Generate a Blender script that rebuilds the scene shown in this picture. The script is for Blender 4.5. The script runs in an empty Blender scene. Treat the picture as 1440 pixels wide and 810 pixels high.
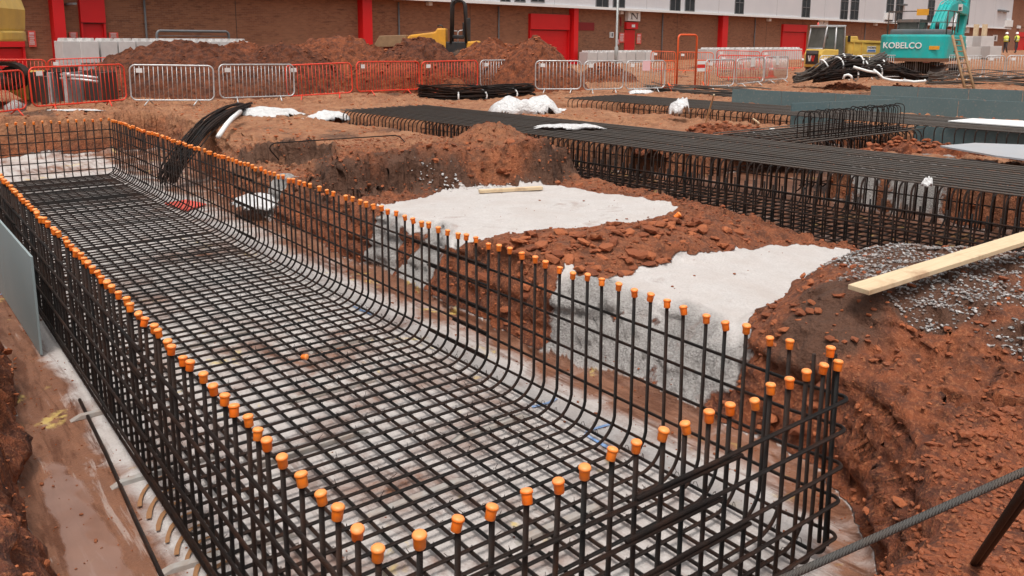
import bpy, bmesh, math, random
import numpy as np
from mathutils import Matrix, Vector
random.seed(7); rng = np.random.default_rng(7)
sc = bpy.context.scene
COL = sc.collection
R = math.radians

# ------------------------------------------------------------------ camera
F_PX, PITCH, ROLL, YAW = 1168.8, .1809, .0048, .6577
CAM = np.array([-1.137, -2.212, 1.6525])
_f = np.array([math.sin(YAW)*math.cos(PITCH), math.cos(YAW)*math.cos(PITCH), -math.sin(PITCH)])
_r = np.array([math.cos(YAW), -math.sin(YAW), 0.]); _u = np.cross(_r, _f)
_c, _s = math.cos(ROLL), math.sin(ROLL)
RT, UP = _c*_r + _s*_u, -_s*_r + _c*_u
cam = bpy.data.cameras.new('camera'); camo = bpy.data.objects.new('camera', cam); COL.objects.link(camo)
camo.matrix_world = Matrix([[RT[0], UP[0], -_f[0], CAM[0]], [RT[1], UP[1], -_f[1], CAM[1]], [RT[2], UP[2], -_f[2], CAM[2]], [0, 0, 0, 1]])
cam.sensor_fit = 'HORIZONTAL'; cam.sensor_width = 36; cam.lens = F_PX/1440*36
cam.shift_y = -135/1440; cam.clip_start = .05; cam.clip_end = 2000
sc.camera = camo

# ------------------------------------------------------------------ light (bright overcast)
SUN_EL, SUN_AZ = R(70), R(222)          # azimuth measured from +Y towards +X
world = bpy.data.worlds.new('World'); sc.world = world; world.use_nodes = True
wn = world.node_tree; wn.nodes.clear()
sky = wn.nodes.new('ShaderNodeTexSky'); sky.sky_type = 'NISHITA'; sky.sun_disc = False
sky.sun_elevation = SUN_EL; sky.sun_rotation = SUN_AZ
sky.air_density = 1.0; sky.dust_density = 6.0; sky.ozone_density = 1.0; sky.altitude = 50
hsv = wn.nodes.new('ShaderNodeHueSaturation'); hsv.inputs['Saturation'].default_value = .06
bg = wn.nodes.new('ShaderNodeBackground'); bg.inputs['Strength'].default_value = .125
wo = wn.nodes.new('ShaderNodeOutputWorld')
wn.links.new(sky.outputs[0], hsv.inputs['Color']); wn.links.new(hsv.outputs[0], bg.inputs['Color']); wn.links.new(bg.outputs[0], wo.inputs['Surface'])
sun = bpy.data.lights.new('sun', 'SUN'); sun.energy = 1.5; sun.angle = R(14); sun.color = (1, .94, .86)
suno = bpy.data.objects.new('sun', sun); COL.objects.link(suno)
_sd = Vector((math.sin(SUN_AZ)*math.cos(SUN_EL), math.cos(SUN_AZ)*math.cos(SUN_EL), math.sin(SUN_EL)))
suno.rotation_euler = _sd.to_track_quat('Z', 'Y').to_euler()
sc.view_settings.view_transform = 'Standard'; sc.view_settings.look = 'None'
sc.view_settings.exposure = 0.36; sc.view_settings.gamma = 1
sc.cycles.max_bounces = 6; sc.cycles.diffuse_bounces = 3

# ------------------------------------------------------------------ helpers
def ray(x, y):
    return (x-720)/F_PX*RT - (y-270)/F_PX*UP + _f
def at(x, y, z=0.):                      # the point at height z seen at a place of the photograph
    d = ray(x, y); return CAM + (z-CAM[2])/d[2]*d
def atd(x, y, dist):                     # ... at a horizontal distance
    d = ray(x, y); return CAM + dist/math.hypot(d[0], d[1])*d

def atX(x, y, X): d = ray(x, y); return CAM+(X-CAM[0])/d[0]*d
def sock(n, i): return n.inputs[i]
class NT:
    def __init__(s, name):
        s.m = bpy.data.materials.new(name); s.m.use_nodes = True; s.t = s.m.node_tree; s.t.nodes.clear()
        s.out = s.n('OutputMaterial'); s.b = s.n('BsdfPrincipled'); s.l(s.b.outputs[0], s.out.inputs[0])
    def n(s, typ, **kw):
        nd = s.t.nodes.new('ShaderNode'+typ)
        for k, v in kw.items(): setattr(nd, k, v)
        return nd
    def l(s, a, b): s.t.links.new(a, b)
    def coord(s, kind='Object'): return s.n('TexCoord').outputs[kind]
    def noise(s, scale, detail=4, rough=.55, vec=None, dist=0):
        nd = s.n('TexNoise'); nd.inputs['Scale'].default_value = scale; nd.inputs['Detail'].default_value = detail
        nd.inputs['Roughness'].default_value = rough; nd.inputs['Distortion'].default_value = dist
        s.l(vec if vec else s.coord(), nd.inputs['Vector']); return nd.outputs['Fac']
    def ramp(s, fac, stops):
        nd = s.n('ValToRGB'); e = nd.color_ramp.elements
        while len(e) < len(stops): e.new(.5)
        for el, (p, c) in zip(e, stops):
            el.position = p; el.color = (c, c, c, 1) if isinstance(c, (int, float)) else (*c, 1)
        s.l(fac, nd.inputs[0]); return nd.outputs[0]
    def mix(s, fac, a, b, mode='MIX'):
        nd = s.n('MixRGB', blend_type=mode)
        for i, v in ((0, fac), (1, a), (2, b)):
            if isinstance(v, (int, float)): nd.inputs[i].default_value = v if i == 0 else (v, v, v, 1)
            elif isinstance(v, tuple): nd.inputs[i].default_value = (*v, 1)
            else: s.l(v, nd.inputs[i])
        return nd.outputs[0]
    def math(s, op, a, b=0., clamp=False):
        nd = s.n('Math', operation=op, use_clamp=clamp)
        for i, v in ((0, a), (1, b)):
            if isinstance(v, (int, float)): nd.inputs[i].default_value = v
            else: s.l(v, nd.inputs[i])
        return nd.outputs[0]
    def bump(s, h, strength=.5, dist=.02, normal=None):
        nd = s.n('Bump'); nd.inputs['Strength'].default_value = strength; nd.inputs['Distance'].default_value = dist
        s.l(h, nd.inputs['Height'])
        if normal: s.l(normal, nd.inputs['Normal'])
        s.l(nd.outputs[0], s.b.inputs['Normal']); return nd.outputs[0]
    def set(s, **kw):
        for k, v in kw.items():
            i = s.b.inputs[k.replace('_', ' ')]
            if isinstance(v, tuple): i.default_value = (*v, 1)
            elif isinstance(v, (int, float)): i.default_value = v
            else: s.l(v, i)
        return s
def simple(name, col, rough=.6, var=.25, scale=6, metal=0., dirt=None, dirt_amt=.4, bump=0.):
    """a painted / plain surface with uneven tone and, if asked, patches of dirt"""
    t = NT(name); n = t.noise(scale, 5)
    c = t.mix(n, tuple(v*(1-var) for v in col), tuple(min(1, v*(1+var)) for v in col))
    if dirt:
        d = t.ramp(t.noise(scale*.6, 6, .65, dist=.3), [(.5-dirt_amt*.3, 0.), (.75-dirt_amt*.2, 1.)])
        c = t.mix(t.math('MULTIPLY', d, dirt_amt), c, dirt)
    t.set(Base_Color=c, Roughness=rough, Metallic=metal)
    if bump: t.bump(t.noise(scale*8, 5), bump, .01)
    return t.m
SOILC = (.25, .10, .05)
M = {}
def mat_steel(name, base, rust, amt):
    t = NT(name)
    uv = t.coord('UV')
    w = t.n('TexWave', wave_type='BANDS', bands_direction='DIAGONAL'); w.inputs['Scale'].default_value = 58; w.inputs['Distortion'].default_value = .0
    t.l(uv, w.inputs['Vector'])
    oi = t.n('ObjectInfo')
    n = t.noise(3.5, 5); n2 = t.noise(40, 3)
    f = t.math('ADD', t.ramp(n, [(.45, 0.), (.75, 1.)]), t.math('MULTIPLY', oi.outputs['Random'], .5))
    f = t.math('MULTIPLY', t.math('MULTIPLY', f, n2), amt, True)
    c = t.mix(f, base, rust)
    t.set(Base_Color=c, Roughness=.55, Metallic=.1); t.b.inputs['Specular IOR Level'].default_value = .3
    t.bump(w.outputs['Fac'], .8, .004)
    return t.m
M['bar'] = mat_steel('reinforcing_steel', (.007, .0062, .006), (.10, .034, .013), .65)
M['bar_bright'] = mat_steel('bright_reinforcing_steel', (.085, .08, .075), (.15, .085, .05), .8)
M['bar_grey'] = mat_steel('reinforcing_steel_grey', (.12, .109, .10), (.13, .072, .042), .7)  # paler copy of bar: sky sheen on top bars put into the colour
def mat_cap():
    t = NT('orange_cap_plastic'); oi = t.n('ObjectInfo')
    c = t.mix(oi.outputs['Random'], (.93, .165, .010), (.95, .225, .016))
    c = t.mix(t.ramp(t.math('ADD', t.noise(45, 4), t.math('MULTIPLY', oi.outputs['Random'], .14)), [(.56, 0.), (.80, .35)]), c, (.55, .24, .10))
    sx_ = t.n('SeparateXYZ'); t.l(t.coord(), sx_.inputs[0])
    c = t.mix(t.ramp(t.math('ADD', t.math('MULTIPLY', sx_.outputs[2], 60.), .2), [(.6, 0.), (1., .55)]), c, (.94, .40, .14))  # cap tops painted paler: dust plus sky light put into the colour
    t.set(Base_Color=c, Roughness=.45); t.b.inputs['Subsurface Weight'].default_value = .08
    t.b.inputs['Subsurface Radius'].default_value = (.01, .004, .002)
    return t.m
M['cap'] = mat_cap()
M['galv'] = simple('galvanised_steel', (.56, .57, .58), .42, .2, 9, .4, (.25, .16, .11), .35)
M['redpaint'] = simple('red_barrier_paint', (.78, .035, .012), .45, .2, 8, 0, (.30, .12, .06), .35)
M['orangepaint'] = simple('orange_red_gate_paint', (.75, .10, .02), .45, .15, 8, 0, (.30, .12, .06), .25)
M['red'] = simple('red_building_paint', (.62, .006, .008), .5, .12, 1.2)
M['darkred'] = simple('dark_red_paint', (.24, .008, .01), .55, .15, 2)
M['yellow'] = simple('yellow_plant_paint', (.74, .49, .10), .42, .12, 2.5, 0, (.30, .16, .07), .35)
M['ochre'] = simple('ochre_plant_paint', (.78, .36, .025), .42, .12, 2.5, 0, (.30, .15, .07), .4)
M['teal'] = simple('teal_plant_paint', (.012, .42, .40), .38, .15, 2.0, 0, (.20, .20, .15), .3)
M['white'] = simple('white_paint', (.78, .78, .77), .5, .05, 4)
M['offwhite'] = simple('offwhite_plastic', (.74, .73, .72), .55, .1, 14, 0, (.45, .30, .22), .25)
M['black'] = simple('black_plastic', (.018, .018, .019), .5, .3, 6, 0, (.12, .07, .045), .3)
M['dark'] = simple('dark_machine_steel', (.05, .045, .042), .6, .3, 5, .2, (.17, .08, .045), .5)
M['rubber'] = simple('tyre_rubber', (.03, .028, .027), .85, .25, 8, 0, (.20, .10, .055), .6)
M['greyhood'] = simple('grey_hood', (.13, .14, .15), .5, .2, 5, 0, (.2, .12, .08), .3)
M['rustdirt'] = simple('rusty_edge', (.16, .07, .035), .8, .35, 9)
M['silver'] = simple('silver_cab_frame', (.55, .56, .57), .35, .12, 5, .3, (.35, .22, .14), .25)
M['brass'] = simple('bare_lamp_post_steel', (.38, .39, .38), .5, .2, 4, .3)
M['vest'] = simple('hi_vis_yellow', (.72, .80, .12), .7, .1, 14)
M['trouser'] = simple('dark_work_clothes', (.06, .05, .055), .85, .25, 14)
M['skin'] = simple('skin', (.48, .27, .19), .6, .08, 20)
M['cone'] = simple('cone_orange', (.82, .10, .015), .5, .12, 9)
M['strap'] = simple('white_strap', (.80, .80, .79), .6, .08, 12, 0, (.5, .38, .3), .2)
M['greysheet'] = simple('grey_board_sheet', (.36, .37, .39), .55, .1, 2, 0, (.40, .28, .22), .25)
M['laddr'] = simple('muddy_timber_ladder', (.30, .18, .09), .7, .3, 7, 0, (.20, .10, .05), .5)
def mat_glass():
    t = NT('dark_window_glass'); t.set(Base_Color=t.mix(t.noise(1.5, 3), (.015, .018, .02), (.06, .065, .07)), Roughness=.12); return t.m
M['glass'] = mat_glass()
def mat_cabglass():
    t = NT('tinted_cab_glass'); t.set(Base_Color=t.mix(t.noise(2.5, 3), (.05, .055, .05), (.16, .16, .14)), Roughness=.08); return t.m
M['cabglass'] = mat_cabglass()
def mat_timber(name, a, b):
    t = NT(name); mp = t.n('Mapping'); mp.inputs['Scale'].default_value = (1.2, 22, 22); t.l(t.coord(), mp.inputs[0])
    n = t.noise(3, 6, .6, mp.outputs[0], .4); n2 = t.noise(7, 4)
    c = t.mix(n, a, b); c = t.mix(t.ramp(n2, [(.55, 0.), (.8, .5)]), c, (.45, .27, .15)); c = t.mix(t.ramp(t.noise(2.6, 6, .7), [(.55, 0.), (.68, .7)]), c, (.33, .17, .09))
    t.set(Base_Color=c, Roughness=.75); t.bump(n, .4, .004); return t.m
M['timber'] = mat_timber('sawn_timber', (.50, .36, .21), (.74, .59, .40))
def mat_form():
    t = NT('teal_grey_formwork_face'); n = t.noise(1.3, 5, .6); n2 = t.noise(18, 4)
    c = t.mix(n, (.075, .125, .135), (.125, .185, .195)); c = t.mix(t.ramp(n2, [(.55, 0.), (.75, .45)]), c, (.26, .24, .22))
    t.set(Base_Color=c, Roughness=.5); t.bump(n2, .15, .004); return t.m
M['form'] = mat_form()
def mat_formlight():
    t = NT('weathered_grey_formwork_face'); n = t.noise(1.1, 5, .6); n2 = t.noise(9, 5)
    c = t.mix(n, (.21, .265, .275), (.30, .345, .35)); c = t.mix(t.ramp(n2, [(.58, 0.), (.8, .5)]), c, (.36, .25, .18))
    t.set(Base_Color=c, Roughness=.55); t.bump(n2, .1, .004); return t.m
M['formlight'] = mat_formlight()
def mat_block():
    t = NT('pale_cast_concrete'); n = t.noise(2.2, 6, .6); n2 = t.noise(30, 4); oi = t.n('ObjectInfo')
    c = t.mix(n, (.48, .46, .45), (.70, .68, .67)); c = t.mix(t.math('MULTIPLY', oi.outputs['Random'], .6), c, (.40, .375, .36))
    c = t.mix(t.ramp(t.noise(1.1, 6), [(.6, 0.), (.8, .5)]), c, (.45, .30, .22))
    t.set(Base_Color=c, Roughness=.9); t.bump(n2, .3, .01); return t.m
M['block'] = mat_block()
def mat_brick():
    t = NT('red_brown_brick'); br = t.n('TexBrick'); br.offset = .5
    mp = t.n('Mapping'); mp.inputs['Rotation'].default_value = (R(90), 0, 0); t.l(t.coord(), mp.inputs[0])
    t.l(mp.outputs[0], br.inputs['Vector'])
    br.inputs['Scale'].default_value = 1; br.inputs['Brick Width'].default_value = .225; br.inputs['Row Height'].default_value = .075
    br.inputs['Mortar Size'].default_value = .006; br.inputs['Color1'].default_value = (.30, .125, .062, 1); br.inputs['Color2'].default_value = (.20, .075, .038, 1)
    br.inputs['Mortar'].default_value = (.27, .15, .10, 1)
    mp2 = t.n('Mapping'); mp2.inputs['Scale'].default_value = (.55, 1, 2.6); t.l(t.coord(), mp2.inputs[0])
    n = t.noise(2.2, 5, .65, mp2.outputs[0])
    c = t.mix(t.ramp(n, [(.56, 0.), (.66, .75)]), br.outputs['Color'], (.085, .035, .022))
    c = t.mix(t.ramp(t.noise(.3, 4), [(.4, 0.), (.7, .5)]), c, (.32, .15, .085))
    t.set(Base_Color=c, Roughness=.9); t.bump(br.outputs['Fac'], .3, .006); return t.m
M['brick'] = mat_brick()
def mat_clad():
    t = NT('pale_grey_render_cladding'); n = t.noise(.35, 5, .6); mp = t.n('Mapping'); mp.inputs['Scale'].default_value = (6, 6, .35); t.l(t.coord(), mp.inputs[0])
    n2 = t.noise(1.2, 4, .6, mp.outputs[0])
    c = t.mix(n, (.56, .57, .60), (.68, .68, .70)); c = t.mix(t.ramp(n2, [(.55, 0.), (.8, .35)]), c, (.45, .45, .47))
    t.set(Base_Color=c, Roughness=.6); return t.m
M['clad'] = mat_clad()
def soil_nodes(t, dark=1.):
    o = t.coord()
    n1 = t.noise(.9, 6, .62, o); n2 = t.noise(6, 6, .65, o); n3 = t.noise(38, 4, .6, o)
    a = t.mix(n1, tuple(v*dark for v in (.125, .028, .0095)), tuple(v*dark for v in (.33, .088, .027)))
    a = t.mix(t.ramp(n2, [(.38, .9), (.6, 0.)]), a, tuple(v*dark for v in (.065, .017, .008)))
    a = t.mix(t.ramp(n3, [(.52, 0.), (.78, .6)]), a, tuple(v*dark for v in (.52, .20, .085)))
    return a, n2, n3
def mat_soil(name, dark=1.):
    t = NT(name); a, n2, n3 = soil_nodes(t, dark)
    v = t.n('TexVoronoi'); v.inputs['Scale'].default_value = 9; t.l(t.coord(), v.inputs['Vector'])
    h = t.math('ADD', t.math('MULTIPLY', n2, .7), t.math('ADD', t.math('MULTIPLY', n3, .3), t.math('MULTIPLY', v.outputs['Distance'], .35)))
    t.set(Base_Color=a, Roughness=.93); t.bump(h, .9, .06); return t.m
M['soil'] = mat_soil('red_spoil_soil', .9); M['soildark'] = mat_soil('dark_spoil_soil', .58)
def mat_rock(name, k=1.):
    t = NT(name); oi = t.n('ObjectInfo'); n = t.noise(14, 5); n2 = t.noise(70, 3)
    c = t.mix(oi.outputs['Random'], tuple(v*k for v in (.18, .044, .015)), tuple(v*k for v in (.42, .122, .042))); c = t.mix(t.ramp(n, [(.5, 0.), (.75, .6)]), c, (.12, .042, .024))
    c = t.mix(t.ramp(n2, [(.55, 0.), (.8, .5)]), c, (.40, .22, .13))
    t.set(Base_Color=c, Roughness=.9); t.bump(t.math('ADD', n, t.math('MULTIPLY', n2, .4)), .7, .012); return t.m
M['rock'] = mat_rock('broken_red_stone'); M['rockdark'] = mat_rock('dark_broken_stone', .62)
def mat_gravel():
    t = NT('grey_gravel'); n = t.noise(28, 3); n2 = t.noise(5, 3)
    c = t.ramp(n, [(.3, (.07, .062, .06)), (.47, (.22, .205, .20)), (.64, (.52, .50, .49))]); c = t.mix(t.ramp(n2, [(.45, 0.), (.7, .6)]), c, (.17, .085, .05))
    t.set(Base_Color=c, Roughness=.7); return t.m
M['gravel'] = mat_gravel()
def mat_ground():
    """one sheet: red soil, poured blinding concrete (zone R), grey gravelly soil (zone G), mud stain (zone B), spray marks (alpha unused)"""
    t = NT('site_ground'); a, n2, n3 = soil_nodes(t)
    at_ = t.n('Attribute', attribute_name='zone'); sp = t.n('SeparateColor'); t.l(at_.outputs['Color'], sp.inputs[0])
    Rr, Gg, Bb = sp.outputs[0], sp.outputs[1], sp.outputs[2]
    o = t.coord(); nf = t.noise(7, 7, .68, o); nff = t.noise(55, 4, .6, o); nl = t.noise(1.6, 6, .65, o, .6)
    # concrete mask with a ragged edge
    cm = t.ramp(t.math('ADD', Rr, t.math('MULTIPLY', t.math('SUBTRACT', nf, .5), .75)), [(.44, 0.), (.54, 1.)])
    conc = t.mix(nf, (.43, .40, .385), (.60, .565, .545)); conc = t.mix(t.ramp(nff, [(.35, .55), (.55, 0.)]), conc, (.37, .335, .32))
    conc = t.mix(t.ramp(nl, [(.35, .45), (.6, 0.)]), conc, (.42, .35, .315))
    spl = t.n('Attribute', attribute_name='splash').outputs['Fac']
    conc = t.mix(t.math('MULTIPLY', spl, .8), conc, t.ramp(t.noise(38, 5, .75, o), [(.36, (.15, .135, .125)), (.64, (.43, .405, .385))]))
    stain = t.ramp(t.math('ADD', Bb, t.math('MULTIPLY', t.math('SUBTRACT', nl, .5), 1.5)), [(.25, 0.), (.6, .95)])
    stc = t.mix(nf, (.085, .026, .0095), (.29, .110, .045))
    conc = t.mix(stain, conc, stc)
    mps = t.n('Mapping'); mps.inputs['Scale'].default_value = (7., .9, 1.); t.l(o, mps.inputs[0]); stk = t.noise(1.4, 6, .7, mps.outputs[0], .5)
    conc = t.mix(t.math('MULTIPLY', t.ramp(stk, [(.58, 0.), (.66, .4)]), t.ramp(Bb, [(.35, 0.), (.6, 1.)])), conc, (.52, .44, .40))
    conc = t.mix(t.math('MULTIPLY', t.ramp(stk, [(.40, .9), (.50, 0.)]), t.ramp(Bb, [(.2, 0.), (.5, 1.)])), conc, (.10, .032, .012))
    yel = t.math('MULTIPLY', t.ramp(t.noise(2.3, 3, .5, o, .8), [(.64, 0.), (.69, .7)]), t.ramp(t.noise(11, 3), [(.45, 0.), (.6, 1.)]))
    conc = t.mix(t.math('MULTIPLY', yel, t.ramp(Bb, [(.2, 0.), (.3, 1.)])), conc, (.62, .45, .13))
    gr = t.ramp(t.math('ADD', Gg, t.math('MULTIPLY', t.math('SUBTRACT', n2, .5), .9)), [(.38, 0.), (.62, .9)])
    dryc = t.mix(n2, (.27, .110, .050), (.45, .235, .125))
    a = t.mix(t.math('MULTIPLY', at_.outputs['Alpha'], t.ramp(nl, [(.3, .25), (.65, 1.)])), a, dryc)
    soil = t.mix(gr, a, t.mix(nff, (.038, .017, .0095), (.125, .060, .036)))
    c = t.mix(cm, soil, conc)
    wet = t.ramp(t.math('ADD', t.n('Attribute', attribute_name='wet').outputs['Fac'], t.math('MULTIPLY', t.math('SUBTRACT', nl, .5), 1.1)), [(.5, 0.), (.58, 1.)])
    c = t.mix(t.math('MULTIPLY', wet, .8), c, t.mix(nl, (.15, .066, .042), (.33, .20, .155)))
    t.set(Base_Color=c, Roughness=t.mix(wet, t.mix(cm, .92, t.mix(stain, .85, .5)), .10))
    v = t.n('TexVoronoi'); v.inputs['Scale'].default_value = 11; t.l(o, v.inputs['Vector'])
    hs = t.math('ADD', t.math('MULTIPLY', n2, .6), t.math('ADD', t.math('MULTIPLY', n3, .35), t.math('MULTIPLY', v.outputs['Distance'], .35)))
    hc = t.math('ADD', t.math('MULTIPLY', nff, t.math('ADD', .10, t.math('MULTIPLY', spl, .55))), t.math('MULTIPLY', nf, .08))
    t.bump(t.mix(wet, t.mix(cm, hs, hc), .1), 1., .075)
    return t.m
M['ground'] = mat_ground()
def mat_puddle():
    t = NT('muddy_water'); t.set(Base_Color=t.mix(t.noise(3, 4), (.34, .21, .165), (.44, .31, .26)), Roughness=.12); t.bump(t.noise(12, 3), .05, .01); return t.m
M['puddle'] = mat_puddle()
def mat_sheet():
    t = NT('crumpled_white_sheet'); n = t.noise(7, 5, .6, None, .8)
    t.set(Base_Color=t.mix(t.ramp(t.noise(3, 5), [(.55, 0.), (.8, .45)]), (.66, .65, .65), (.46, .37, .32)), Roughness=.4); t.bump(n, 1., .09); return t.m
M['sheet'] = mat_sheet()
M['spacer'] = simple('grey_fibre_concrete', (.33, .31, .29), .85, .2, 14, 0, (.3, .17, .1), .4)
M['bluespray'] = simple('blue_marking_spray', (.10, .28, .62), .7, .25, 25, 0, (.5, .46, .44), .6)
M['mudstreak'] = simple('dried_mud', (.27, .13, .055), .8, .3, 20)
M['blue_print'] = simple('blue_print', (.05, .16, .42), .6, .1, 9)
M['red_print'] = simple('red_print', (.66, .03, .02), .6, .1, 9)
M['lamp_red'] = simple('red_beacon', (.8, .12, .10), .4, .1, 9)
M['pinkpaper'] = simple('pink_notice', (.80, .50, .52), .6, .08, 15)
M['posterred'] = simple('faded_red_notice', (.72, .10, .07), .6, .15, 9)

# mesh builder ------------------------------------------------------
class MB:
    def __init__(s): s.v = []; s.f = []; s.mi = []; s.uv = []; s.sm = []
    def add(s, vs, fs, mi=0, uvs=None, smooth=False):
        b = len(s.v); s.v += [tuple(map(float, p)) for p in vs]
        for k, f in enumerate(fs):
            s.f.append([b+i for i in f]); s.mi.append(mi); s.sm.append(smooth)
            s.uv.append(uvs[k] if uvs else [(0, 0)]*len(f))
        return s
    def box(s, c, d, rz=0, mi=0, tilt=0, taper=1., ry=0):
        hx, hy, hz = d[0]/2, d[1]/2, d[2]/2; vs = []
        m = Matrix.Rotation(rz, 3, 'Z') @ Matrix.Rotation(ry, 3, 'Y') @ Matrix.Rotation(tilt, 3, 'X')
        for z in (-1, 1):
            k = taper if z > 0 else 1
            for x, y in ((-1, -1), (1, -1), (1, 1), (-1, 1)):
                p = m @ Vector((x*hx*k, y*hy*k, z*hz)); vs.append((p.x+c[0], p.y+c[1], p.z+c[2]))
        return s.add(vs, [(0, 3, 2, 1), (4, 5, 6, 7), (0, 1, 5, 4), (1, 2, 6, 5), (2, 3, 7, 6), (3, 0, 4, 7)], mi)
    def prism(s, poly, a, b, axis='y', mi=0):
        """outline poly in a plane, extruded from a to b along axis (outline coordinates are the two other axes)"""
        n = len(poly)
        mk = {'y': lambda p, t: (p[0], t, p[1]), 'x': lambda p, t: (t, p[0], p[1]), 'z': lambda p, t: (p[0], p[1], t)}[axis]
        vs = [mk(p, a) for p in poly] + [mk(p, b) for p in poly]
        fs = [tuple(range(n))[::-1], tuple(range(n, 2*n))] + [(i, (i+1) % n, n+(i+1) % n, n+i) for i in range(n)]
        return s.add(vs, fs, mi)
    def tube(s, path, r, n=8, mi=0, smooth=True, closed=False, r2=None):
        P = [Vector(p) for p in path]; L = 0; rings = []; N = len(P); ls = []
        up = Vector((0, 0, 1)); prev = None; vs = []
        for i in range(N):
            a = P[(i-1) % N] if (closed or i) else P[i]; b = P[(i+1) % N] if (closed or i < N-1) else P[i]
            t = (b-a).normalized()
            if prev is None:
                nrm = t.cross(up); nrm = nrm if nrm.length > .05 else t.cross(Vector((1, 0, 0)))
            else: nrm = prev - t*prev.dot(t)
            nrm.normalize(); prev = nrm; bi = t.cross(nrm)
            if i: L += (P[i]-P[i-1]).length
            ls.append(L); rr = r if r2 is None else r+(r2-r)*i/(N-1)
            for k in range(n):
                an = 2*math.pi*k/n; vs.append(P[i]+(nrm*math.cos(an)+bi*math.sin(an))*rr)
        fs = []; uvs = []
        for i in range(N if closed else N-1):
            j = (i+1) % N
            for k in range(n):
                k2 = (k+1) % n; fs.append((i*n+k, i*n+k2, j*n+k2, j*n+k))
                u0, u1 = k/n*.08, (k+1)/n*.08
                uvs.append([(ls[i], u0), (ls[i], u1), (ls[j] if j else L+.05, u1), (ls[j] if j else L+.05, u0)])
        if not closed:
            fs += [tuple(range(n))[::-1], tuple((N-1)*n+k for k in range(n))]; uvs += [[(0, 0)]*n]*2
        return s.add(vs, fs, mi, uvs, smooth)
    def lathe(s, prof, c=(0, 0, 0), n=14, mi=0, axis='z', smooth=True):
        vs = []; fs = []
        for r, z in prof:
            for k in range(n):
                an = 2*math.pi*k/n; p = (r*math.cos(an), r*math.sin(an), z)
                if axis == 'x': p = (p[2], p[0], p[1])
                if axis == 'y': p = (p[0], p[2], p[1])
                vs.append((p[0]+c[0], p[1]+c[1], p[2]+c[2]))
        m = len(prof)
        for i in range(m-1):
            for k in range(n): k2 = (k+1) % n; fs.append((i*n+k, i*n+k2, (i+1)*n+k2, (i+1)*n+k))
        fs += [tuple(range(n))[::-1], tuple((m-1)*n+k for k in range(n))]
        return s.add(vs, fs, mi, None, smooth)
    def mesh(s, name, mats, bevel=0.):
        me = bpy.data.meshes.new(name); me.from_pydata(s.v, [], s.f)
        for m in (mats if isinstance(mats, (list, tuple)) else [mats]): me.materials.append(m)
        me.polygons.foreach_set('material_index', s.mi); me.polygons.foreach_set('use_smooth', s.sm)
        uvl = me.uv_layers.new(name='UVMap'); flat = [c for f in s.uv for p in f for c in p]; uvl.data.foreach_set('uv', flat)
        bm = bmesh.new(); bm.from_mesh(me); bmesh.ops.recalc_face_normals(bm, faces=bm.faces)
        if bevel:
            es = [e for e in bm.edges if len(e.link_faces) == 2 and e.calc_face_angle(0) > .6]
            bmesh.ops.bevel(bm, geom=es, offset=bevel, segments=2, profile=.6, affect='EDGES', clamp_overlap=True)
        bm.to_mesh(me); bm.free(); me.update(); return me
    def build(s, name, mats, parent=None, bevel=0.):
        return link(name, s.mesh(name, mats, bevel), parent)
def link(name, me, parent=None):
    o = bpy.data.objects.new(name, me); COL.objects.link(o); o.parent = parent; return o
def tag(o, label=None, cat=None, group=None, kind=None):
    for k, v in (('label', label), ('category', cat), ('group', group), ('kind', kind)):
        if v: o[k] = v
    return o
def thing(name, label, cat, loc=(0, 0, 0), rz=0, group=None):
    o = bpy.data.objects.new(name, None); COL.objects.link(o); o.location = tuple(map(float, loc)); o.rotation_euler = (0, 0, rz); o.empty_display_size = .1
    return tag(o, label, cat, group)
def fillet(pts, rad, seg=6, closed=False):
    P = [Vector(p) for p in pts]; out = []; N = len(P)
    for i in range(N):
        if not closed and i in (0, N-1): out.append(P[i]); continue
        a, b, c = P[(i-1) % N], P[i], P[(i+1) % N]; d1, d2 = (a-b), (c-b)
        rr = min(rad[i-1] if isinstance(rad, (list, tuple)) else rad, d1.length*.49, d2.length*.49); d1.normalize(); d2.normalize()
        ang = d1.angle(d2)
        if ang > 3.1: out.append(b); continue
        tl = min(rr/math.tan(ang/2), (a-b).length*.49, (c-b).length*.49); p1, p2 = b+d1*tl, b+d2*tl
        for k in range(seg+1):
            t = k/seg; out.append((1-t)**2*p1+2*t*(1-t)*(b*(.62)+(p1+p2)*.19)+t*t*p2)
    return out
ORD = 'first second third fourth fifth sixth seventh eighth ninth tenth eleventh twelfth thirteenth fourteenth'.split()

# ------------------------------------------------------------------ terrain
def _h(ix, iy, seed):
    h = (ix.astype(np.int64)*374761393 + iy.astype(np.int64)*668265263 + seed*974711) & 0x7fffffff
    h = ((h ^ (h >> 13))*1274126177) & 0x7fffffff
    return ((h ^ (h >> 16)) & 0xffff)/65535.
def vn(x, y, seed=0):
    ix, iy = np.floor(x), np.floor(y); fx, fy = x-ix, y-iy; fx = fx*fx*(3-2*fx); fy = fy*fy*(3-2*fy)
    a, b, c, d = _h(ix, iy, seed), _h(ix+1, iy, seed), _h(ix, iy+1, seed), _h(ix+1, iy+1, seed)
    return (a+(b-a)*fx+(c-a)*fy+(a-b-c+d)*fx*fy)*2-1
def fbm(x, y, freq, octv=4, seed=0, gain=.5):
    s = 0; amp = 1; tot = 0
    for k in range(octv):
        s = s+amp*vn(x*freq+k*7.3, y*freq-k*3.1, seed+k); tot += amp; amp *= gain; freq *= 2.03
    return s/tot
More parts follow.
